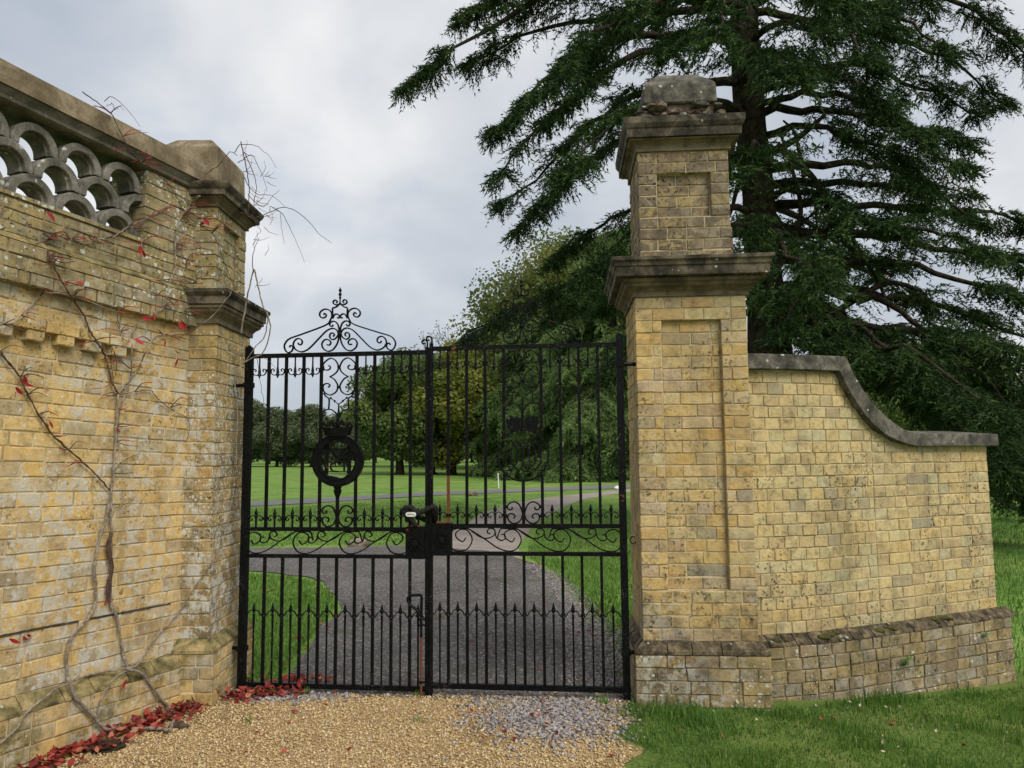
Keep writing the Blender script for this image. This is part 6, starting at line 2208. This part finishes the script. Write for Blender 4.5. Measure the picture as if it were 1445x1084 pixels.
boulder('brown edging stone on the grass by the bend of the drive', (-2.62, 12.75), 0.16)
boulder('white edging stone on the grass where track meets road', (4.35, 30.6), 0.17, 'post_paint')
boulder('mossy edging stone in the grass beside the gravel track', (-1.5, 27.0), 0.2)
mp = MB().box(-0.022, 0.022, -0.022, 0.022, 0, 0.65).add([(-0.022, -0.022, 0.6505), (0.022, -0.022, 0.6505), (0.022, 0.022, 0.6505), (-0.022, 0.022, 0.6505), (0, 0, 0.68)], [(0, 1, 4), (1, 2, 4), (2, 3, 4), (3, 0, 4)]).build('marker_post', 'post_paint', None, (-0.62, 33.0, float(gz(-0.62, 33.0))))
mp.rotation_euler = (0, R(-3), 0)
tag(mp, 'thin white marker post standing in the grass across the road', 'post')

# ================================================================== GRAVEL
FORE = [(-3.0, 2.5), (-2.60, 3.3), (-2.16, 4.30), (-1.97, 4.72), (-1.86, 5.0), (0.80, 4.90), (0.64, 4.62), (0.66, 4.45), (0.54, 4.25), (0.64, 4.02), (0.53, 3.80), (0.66, 3.5), (0.60, 3.0), (0.62, 2.5)]


def scatter_stones(name, polys, n, smin, smax, mat, seed, dens=None, flat=0.65, label=None):
    r = np.random.default_rng(seed)
    A = np.array(polys)
    lo, hi = A.min(0), A.max(0)
    X_, Y_ = [], []
    tot = 0
    while tot < n:
        x = r.uniform(lo[0], hi[0], n)
        y = r.uniform(lo[1], hi[1], n)
        k = inside(polys, x, y)
        if dens is not None:
            k &= r.uniform(0, 1, n) < dens(x, y)
        X_.append(x[k])
        Y_.append(y[k])
        tot += k.sum()
    x = np.concatenate(X_)[:n]
    y = np.concatenate(Y_)[:n]
    s = r.uniform(smin, smax, n) * r.uniform(0.7, 1.3, n)
    octv = np.array([(1, 0, 0), (0, 1, 0), (-1, 0, 0), (0, -1, 0), (0, 0, 1), (0, 0, -1)], float)
    octf = np.array([(0, 1, 4), (1, 2, 4), (2, 3, 4), (3, 0, 4), (1, 0, 5), (2, 1, 5), (3, 2, 5), (0, 3, 5)])
    B = octv[None] * r.uniform(0.55, 1.35, (n, 6, 1)) + r.normal(0, 0.22, (n, 6, 3))
    B[:, :, 2] *= flat
    a = r.uniform(0, 6.28, n)
    c_, s_ = np.cos(a), np.sin(a)
    t = r.normal(0, 0.5, n)
    bx = B[:, :, 0] * np.cos(t)[:, None] + B[:, :, 2] * np.sin(t)[:, None]
    bz = -B[:, :, 0] * np.sin(t)[:, None] + B[:, :, 2] * np.cos(t)[:, None]
    by = B[:, :, 1]
    V = np.empty((n, 6, 3))
    V[:, :, 0] = (bx * c_[:, None] - by * s_[:, None]) * s[:, None] / 2 + x[:, None]
    V[:, :, 1] = (bx * s_[:, None] + by * c_[:, None]) * s[:, None] / 2 + y[:, None]
    V[:, :, 2] = bz * s[:, None] / 2 + (gz(x, y) + 0.008 + s * 0.16)[:, None]
    Fc = (octf[None] + (np.arange(n) * 6)[:, None, None]).reshape(-1, 3)
    tint = np.repeat(np.clip(r.normal(0.5, 0.22, n), 0, 1), 8)
    return tag(link(name, big_mesh(name, V.reshape(-1, 3), Fc, mat, tint)), label, 'gravel', kind='stuff')


def grey_zone(x, y):
    d = ((x - 0.22) / 0.42) ** 2 + ((y - 4.55) / 0.42) ** 2
    d2 = ((x + 1.45) / 0.40) ** 2 + ((y - 4.93) / 0.14) ** 2
    return np.exp(-d * 1.1) + 0.9 * np.exp(-d2 * 1.2)


scatter_stones('gravel', FORE, 48000, 0.007, 0.0185, 'gravel_tan', 61, lambda x, y: np.clip(1.0 - 0.9 * grey_zone(x, y), 0.04, 1), label='loose tan gravel spread over the forecourt before the gates')
scatter_stones('slate_chippings', [(-1.95, 4.6), (-1.9, 5.2), (0.85, 4.98), (0.8, 4.5), (0.62, 3.9), (-0.5, 3.9)], 3600, 0.014, 0.038, 'gravel_grey', 62, lambda x, y: np.clip(grey_zone(x, y), 0.0, 1) ** 1.5, 0.4, label='grey slate chippings lying in patches by the gate feet')
EDGE = [(0.30, 5.0), (0.95, 4.95), (1.0, 6.0), (0.86, 7.2), (0.75, 8.6), (0.62, 9.6), (0.3, 10.6), (0.12, 10.3), (0.42, 9.0), (0.5, 7.4), (0.4, 6.2)]
scatter_stones('chippings_edge', EDGE, 7000, 0.010, 0.030, 'gravel_grey', 63, lambda x, y: np.clip(1.15 - (y - 4.9) / 7, 0.2, 1), 0.45, label='grey and brown chippings strewn along the drive edge inside the gates')


# ================================================================== GRASS
def grass(name, poly, n, hmin, hmax, seed, label, wid=0.004, dens=None, hfun=None, lean=0.35, tone=(0.5, 0.24)):
    r = np.random.default_rng(seed)
    A = np.array(poly)
    lo, hi = A.min(0), A.max(0)
    X_, Y_, tot = [], [], 0
    while tot < n:
        x = r.uniform(lo[0], hi[0], n)
        y = r.uniform(lo[1], hi[1], n)
        k = inside(poly, x, y)
        if dens is not None:
            k &= r.uniform(0, 1, n) < dens(x, y)
        X_.append(x[k])
        Y_.append(y[k])
        tot += k.sum()
    x = np.concatenate(X_)[:n]
    y = np.concatenate(Y_)[:n]
    h = r.uniform(hmin, hmax, n)
    if hfun is not None:
        h = h * hfun(x, y)
    az = r.uniform(0, 6.28, n)
    d = np.stack([np.cos(az), np.sin(az)], 1)
    # tufts share a lean
    tl = np.stack([np.sin(x * 5.1 + 2 * np.sin(y * 3.7)), np.cos(y * 4.3 + 2 * np.sin(x * 2.9))], 1) * 0.35
    le = (d * r.uniform(0.1, 1.6, n)[:, None] * lean + tl * 0.45) * h[:, None]
    a2 = r.uniform(0, 6.28, n)
    wv = np.stack([np.cos(a2), np.sin(a2)], 1) * (wid * r.uniform(0.6, 1.4, n))[:, None] / 2
    z0 = gz(x, y) - 0.004
    V = np.empty((n, 5, 3))
    V[:, 0, :2] = np.stack([x, y], 1) - wv
    V[:, 1, :2] = np.stack([x, y], 1) + wv
    V[:, 0, 2] = V[:, 1, 2] = z0
    V[:, 2, :2] = np.stack([x, y], 1) + wv * 0.8 + le * 0.35
    V[:, 3, :2] = np.stack([x, y], 1) - wv * 0.8 + le * 0.35
    V[:, 2, 2] = V[:, 3, 2] = z0 + h * 0.62
    V[:, 4, :2] = np.stack([x, y], 1) + le
    V[:, 4, 2] = z0 + h * (1 - 0.25 * np.linalg.norm(le, axis=1) / np.maximum(h, 1e-3))
    b = (np.arange(n) * 5)[:, None]
    Fc = np.concatenate([b + np.array([0, 1, 2]), b + np.array([0, 2, 3]), b + np.array([3, 2, 4])], 1).reshape(-1, 3)
    pt = 0.5 + 0.25 * np.sin(x * 2.3 + 1.7 * np.sin(y * 1.9)) * np.cos(y * 2.6 + 0.8)
    tint = np.clip(tone[0] * (0.4 + 1.2 * pt * 0.6) + r.normal(0, tone[1], n), 0, 1)
    return tag(link(name, big_mesh(name, V.reshape(-1, 3), Fc, 'grass_blade', np.repeat(tint, 3))), label, 'grass', kind='stuff')


def near_wall(x, y):
    k = np.ones_like(x)
    # long tufts against pillar and wing wall foot, and clumps across the lawn
    yy = np.interp(x, [0.7, 1.6, 2.1, 2.7, 3.7], [4.66, 4.66, 4.92, 5.12, 5.5])
    k += 1.5 * np.exp(-((yy - y) / 0.14) ** 2) * (0.55 + 0.45 * np.sin(x * 8.3 + 1.0))
    k += 1.3 * np.exp(-(((x - 1.05) / 0.16) ** 2 + ((y - 4.45) / 0.12) ** 2)) + 1.0 * np.exp(-(((x - 2.55) / 0.2) ** 2 + ((y - 4.6) / 0.12) ** 2)) + 0.9 * np.exp(-(((x - 0.66) / 0.07) ** 2 + ((y - 4.2) / 0.2) ** 2))
    k *= 0.72 + 0.55 * (np.sin(x * 6.1 + 1.3 * np.sin(y * 7)) * np.sin(y * 5.3 + 0.7) > 0.15)
    return k


FRONT = [(0.40, 2.6), (0.40, 4.15), (0.46, 4.55), (0.66, 4.70), (1.60, 4.62), (2.15, 4.90), (2.7, 5.10), (3.7, 5.5), (4.6, 5.9), (6.0, 5.0), (6.0, 2.6)]


def front_d(x, y):
    ed = np.interp(y, [2.6, 4.15, 4.55, 4.7], [0.50, 0.50, 0.56, 0.66]) + 0.08 * np.sin(y * 13.0 + 1.0) + 0.05 * np.sin(y * 29.0 + x * 9)
    e = np.clip((x - ed) / 0.22 + 0.25, 0.0, 1) ** 1.6 + 0.01
    bare = np.clip(1.25 - 1.1 * np.exp(-(((x - 1.35) / 0.35) ** 2 + ((y - 4.12) / 0.10) ** 2)) - 0.9 * np.exp(-(((x - 2.2) / 0.3) ** 2 + ((y - 4.35) / 0.10) ** 2)), 0.15, 1)
    e = e * bare
    return e * np.clip(1.15 - 0.08 * (x - 1.5), 0.45, 1)


grass('lawn_grass', FRONT, 95000, 0.014, 0.050, 71, 'tufty lawn grass before the pillar and wing wall', 0.0042, front_d, near_wall)
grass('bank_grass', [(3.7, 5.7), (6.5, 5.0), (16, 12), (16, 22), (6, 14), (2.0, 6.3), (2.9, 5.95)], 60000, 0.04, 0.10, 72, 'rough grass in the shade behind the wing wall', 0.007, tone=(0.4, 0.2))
LAWNL = [(-1.86, 5.12), (-1.62, 5.25), (-1.70, 6.0), (-1.74, 6.8), (-1.80, 7.6), (-2.0, 8.36), (-2.36, 9.15), (-2.84, 9.62), (-3.6, 10.05), (-6.5, 10.8), (-6.5, 5.6), (-2.0, 5.5)]
grass('lawn_grass', LAWNL, 52000, 0.03, 0.065, 73, 'mown lawn inside the gates in the bend of the drive', 0.006, lambda x, y: np.clip(1.3 - (y - 5) / 9, 0.35, 1), tone=(0.62, 0.18))
LAWNR = [(0.92, 5.35), (0.80, 6.4), (0.72, 7.55), (0.62, 9.2), (0.42, 10.4), (0.2, 11.2), (0.25, 12.7), (0.72, 17.0), (1.4, 20), (7.5, 20), (5.5, 12), (2.8, 6.4), (1.65, 5.5)]
grass('lawn_grass', LAWNR, 62000, 0.03, 0.07, 74, 'mown lawn inside the gates beside the gravel track', 0.007, lambda x, y: np.clip(1.3 - (y - 5) / 10, 0.22, 1), tone=(0.6, 0.18))
LAWNM = [(-1.9, 12.95), (-1.6, 13.5), (-1.05, 16.4), (-0.75, 19.5), (-2.2, 25.5), (-8, 21.5), (-12, 20), (-9, 14.0), (-4.4, 12.85)]
grass('lawn_grass', LAWNM, 30000, 0.03, 0.06, 75, 'grass island between the drive and the road', 0.012, lambda x, y: np.clip(1.3 - (y - 12.5) / 12, 0.25, 1), tone=(0.62, 0.18))
# weeds in the gravel and on the wing wall
for n, (x, y, k, lab) in enumerate([(-1.36, 4.93, 26, 'small green weed tuft growing at the foot of the belt-roundel gate'), (-0.62, 4.90, 18, 'low grassy weed under the meeting of the gates'), (-0.55, 4.45, 10, 'tiny weed sprouting in the tan gravel'), (-1.55, 4.45, 12, 'tiny weed in the gravel beside the leaf drift'), (0.55, 4.72, 40, 'grassy weed clump at the gravel edge by the pillar foot')]):
    r = np.random.default_rng(80 + n)
    mb = MB()
    for j in range(k):
        a, L = r.uniform(0, 6.28), r.uniform(0.02, 0.06)
        bx_, by_ = r.normal(0, 0.018, 2)
        e = L * 0.5
        mb.add([(bx_ - 0.002, by_, 0), (bx_ + 0.002, by_, 0), (bx_ + 0.5 * e * math.cos(a) + 0.0015, by_ + 0.5 * e * math.sin(a), L * 0.7), (bx_ + 0.5 * e * math.cos(a) - 0.0015, by_ + 0.5 * e * math.sin(a), L * 0.7), (bx_ + e * math.cos(a), by_ + e * math.sin(a), L)], [(0, 1, 2, 3), (3, 2, 4)])
    me = mb.mesh('weed', 'grass_blade')
    at = me.attributes.new('tint', 'FLOAT', 'FACE')
    at.data.foreach_set('value', r.uniform(0.3, 0.8, len(me.polygons)))
    tag(link('weed', me, None, (x, y, 0.008)), lab, 'weed')
for u_, zz_, k, L_, lab in [(1.16, 0.10, 46, 0.10, 'grassy tuft rooted in the wing wall plinth'), (1.98, 0.20, 30, 0.07, 'small leafy weed near the end of the wing wall plinth')]:
    x, y, a = rw_pt(u_)
    r = np.random.default_rng(int(u_ * 100))
    mb = MB()
    ox_, oy_ = math.sin(a), -math.cos(a)
    for j in range(k):
        L = r.uniform(0.4, 1.0) * L_
        sp = r.normal(0, 0.6)
        bx_ = r.normal(0, 0.014)
        up = r.uniform(0.1, 1.0)
        p1 = np.array([bx_ + sp * L * 0.4, 0.4 * L, up * L])
        p2 = np.array([bx_ + sp * L, 0.6 * L, up * L * 0.6])
        mb.add([(bx_ - 0.003, 0, 0), (bx_ + 0.003, 0, 0), tuple(p1 + [0.002, 0, 0]), tuple(p1 - [0.002, 0, 0]), tuple(p2)], [(0, 1, 2, 3), (3, 2, 4)])
    me = mb.mesh('weed', 'grass_blade')
    at = me.attributes.new('tint', 'FLOAT', 'FACE')
    at.data.foreach_set('value', r.uniform(0.3, 0.8, len(me.polygons)))
    o = link('weed', me, None, (x + ox_ * 0.064, y + oy_ * 0.064, zz_), a + math.pi)
    tag(o, lab, 'weed')

# ================================================================== FALLEN LEAVES
red_me = [leaf_me(random.uniform(0.042, 0.07), random.uniform(0.024, 0.040), random.uniform(0.1, 0.5), 'leaf_red', random.random()) for _ in range(9)]
pale_me = [leaf_me(random.uniform(0.03, 0.05), random.uniform(0.018, 0.030), random.uniform(0.2, 0.7), 'leaf_pale', random.random()) for _ in range(4)]



def drop(me, x, y, z, label, group, sc=1.0, tilt=0.35):
    o = link('fallen_leaf', me, None, (x, y, z))
    o.rotation_euler = (random.gauss(0, tilt), random.gauss(0, tilt), random.uniform(0, 6.28))
    o.scale = (sc,) * 3
    tag(o, label, 'leaf', group)


# drifts, too tangled to count
def drift(name, label, centres, n, seed):
    r = np.random.default_rng(seed)
    Vs, Fs, T_ = [], [], []
    off = 0
    for i in range(n):
        c = centres[r.integers(0, len(centres))]
        x, y = c[0] + r.normal(0, c[2]), c[1] + r.normal(0, c[3])
        z = 0.02 + abs(r.normal(0, c[4]))
        V, fs = leaf_shape(r.uniform(0.028, 0.075), r.uniform(0.018, 0.044), r.uniform(0.2, 1.3))
        V = np.array(V)
        ax, ay, az = r.normal(0, 0.45), r.normal(0, 0.45), r.uniform(0, 6.28)
        Rm = np.array(Matrix.Rotation(az, 3, 'Z') @ Matrix.Rotation(ay, 3, 'Y') @ Matrix.Rotation(ax, 3, 'X'))
        V = V @ Rm.T + [x, y, z]
        tri = []
        for f in fs:
            tri.append(f[:3])
            if len(f) == 4:
                tri.append((f[0], f[2], f[3]))
        Vs.append(V)
        Fs.append(np.array(tri) + off)
        T_.append(np.full(len(tri), np.clip(r.normal(0.48, 0.32), 0, 1)))
        off += len(V)
    return tag(link(name, big_mesh(name, np.vstack(Vs), np.vstack(Fs), 'leaf_red', np.concatenate(T_))), label, 'leaves', kind='stuff')


def lwb(s, o):
    p = LW_P + LW_D * s + LW_N[:2] * o
    return float(p[0]), float(p[1])


cs = []
for s, o in [(0.05, 0.14), (0.14, 0.13), (0.22, 0.15), (0.30, 0.14), (0.38, 0.13), (0.46, 0.11), (0.62, 0.13), (0.72, 0.15), (0.84, 0.13), (0.96, 0.14), (1.1, 0.13)]:
    p = lwb(s, o)
    cs.append((p[0], p[1], 0.062, 0.055, 0.014))
drift('leaf_drift', 'drift of dark red leaves along the foot of the honey brick wall', cs, 470, 91)
drift('leaf_drift', 'drift of red leaves between the lichen-spotted pier and the gate foot', [(-1.76, 4.90, 0.06, 0.05, 0.012), (-1.62, 4.93, 0.09, 0.03, 0.012), (-1.48, 4.95, 0.10, 0.03, 0.01), (-1.66, 5.14, 0.10, 0.05, 0.01), (-1.45, 5.2, 0.08, 0.05, 0.01)], 240, 92)
# dark clod of leaf mould and soil beside the drift
p = lwb(0.66, 0.20)
so = MB().ico((0, 0, 0.012), 0.085, 0.5, (1.1, 0.9, 0.45), 3).build('soil_clod', 'soil', None, (p[0], p[1], 0.0))
tag(so, 'dark clod of soil and rotted leaves beside the leaf drift', 'soil')
for k in range(26):
    x, y = random.uniform(-1.9, 0.5), random.uniform(3.9, 4.85)
    if x < -1.9 + 0:
        continue
    drop(random.choice(red_me), x, y, 0.022, 'single red leaf lying on the tan gravel forecourt', 'leaves on the gravel', random.uniform(0.45, 0.85))
for k in range(38):
    y = random.uniform(5.2, 10.0)
    e = np.interp(y, [5.17, 6, 6.8, 7.6, 8.4, 9.2, 9.7], [-1.57, -1.66, -1.7, -1.75, -1.97, -2.33, -2.8])
    x = e - abs(random.gauss(0, 0.8)) - 0.05 if k % 3 else e + random.gauss(0, 0.12)
    drop(random.choice(red_me), x, y, 0.05 if x < e - 0.05 else 0.024, 'red leaf fallen on the mown grass in the bend of the drive' if x < e - 0.05 else 'red leaf at the tarmac edge by the bend lawn', 'leaves on the bend lawn' if x < e - 0.05 else 'leaves at the tarmac edge', random.uniform(0.7, 1.2))
for k in range(60):
    y = 5.3 + 5.7 * random.random() ** 0.8
    e = np.interp(y, [4.75, 5.17, 6.4, 7.55, 9.2, 10.35, 11.3], [0.78, 0.76, 0.70, 0.63, 0.52, 0.34, -0.03])
    x = e + random.gauss(0.0, 0.13)
    drop(random.choice(red_me), x, y, 0.032, 'red leaf in the chippings along the drive edge', 'leaves along the chippings edge', random.uniform(0.5, 1.0))
for k in range(14):
    drop(random.choice(red_me), random.uniform(-1.3, 0.3), random.uniform(5.3, 11.5), 0.022, 'red leaf lying alone on the dark tarmac drive', 'leaves on the drive', random.uniform(0.6, 1.0), 0.15)
for k in range(20):
    drop(random.choice(red_me), random.uniform(0.9, 3.0), random.uniform(6.5, 13), 0.045, 'red leaf on the mown lawn beside the gravel track', 'leaves on the track lawn', random.uniform(0.6, 1.0))
for k in range(34):
    x, y = random.uniform(0.75, 3.2), random.uniform(3.8, 4.75)
    drop(random.choice(pale_me), x, y, float(gz(x, y)) + random.uniform(0.03, 0.06), 'small pale leaf caught in the lawn before the pillar', 'pale leaves on the front lawn', random.uniform(0.35, 0.85), 0.6)
for k in range(14):
    x, y = random.uniform(0.7, 3.2), random.uniform(3.8, 4.75)
    drop(random.choice(red_me), x, y, float(gz(x, y)) + random.uniform(0.03, 0.055), 'reddish brown leaf caught in the lawn before the pillar', 'red leaves on the front lawn', random.uniform(0.4, 0.8), 0.4)
for k in range(10):
    x, y = random.uniform(-0.1, 0.45), random.uniform(4.3, 4.75)
    drop(random.choice(red_me), x, y, 0.034, 'dark red leaf lying among the grey slate chippings', 'leaves on the chippings', random.uniform(0.5, 0.9), 0.3)
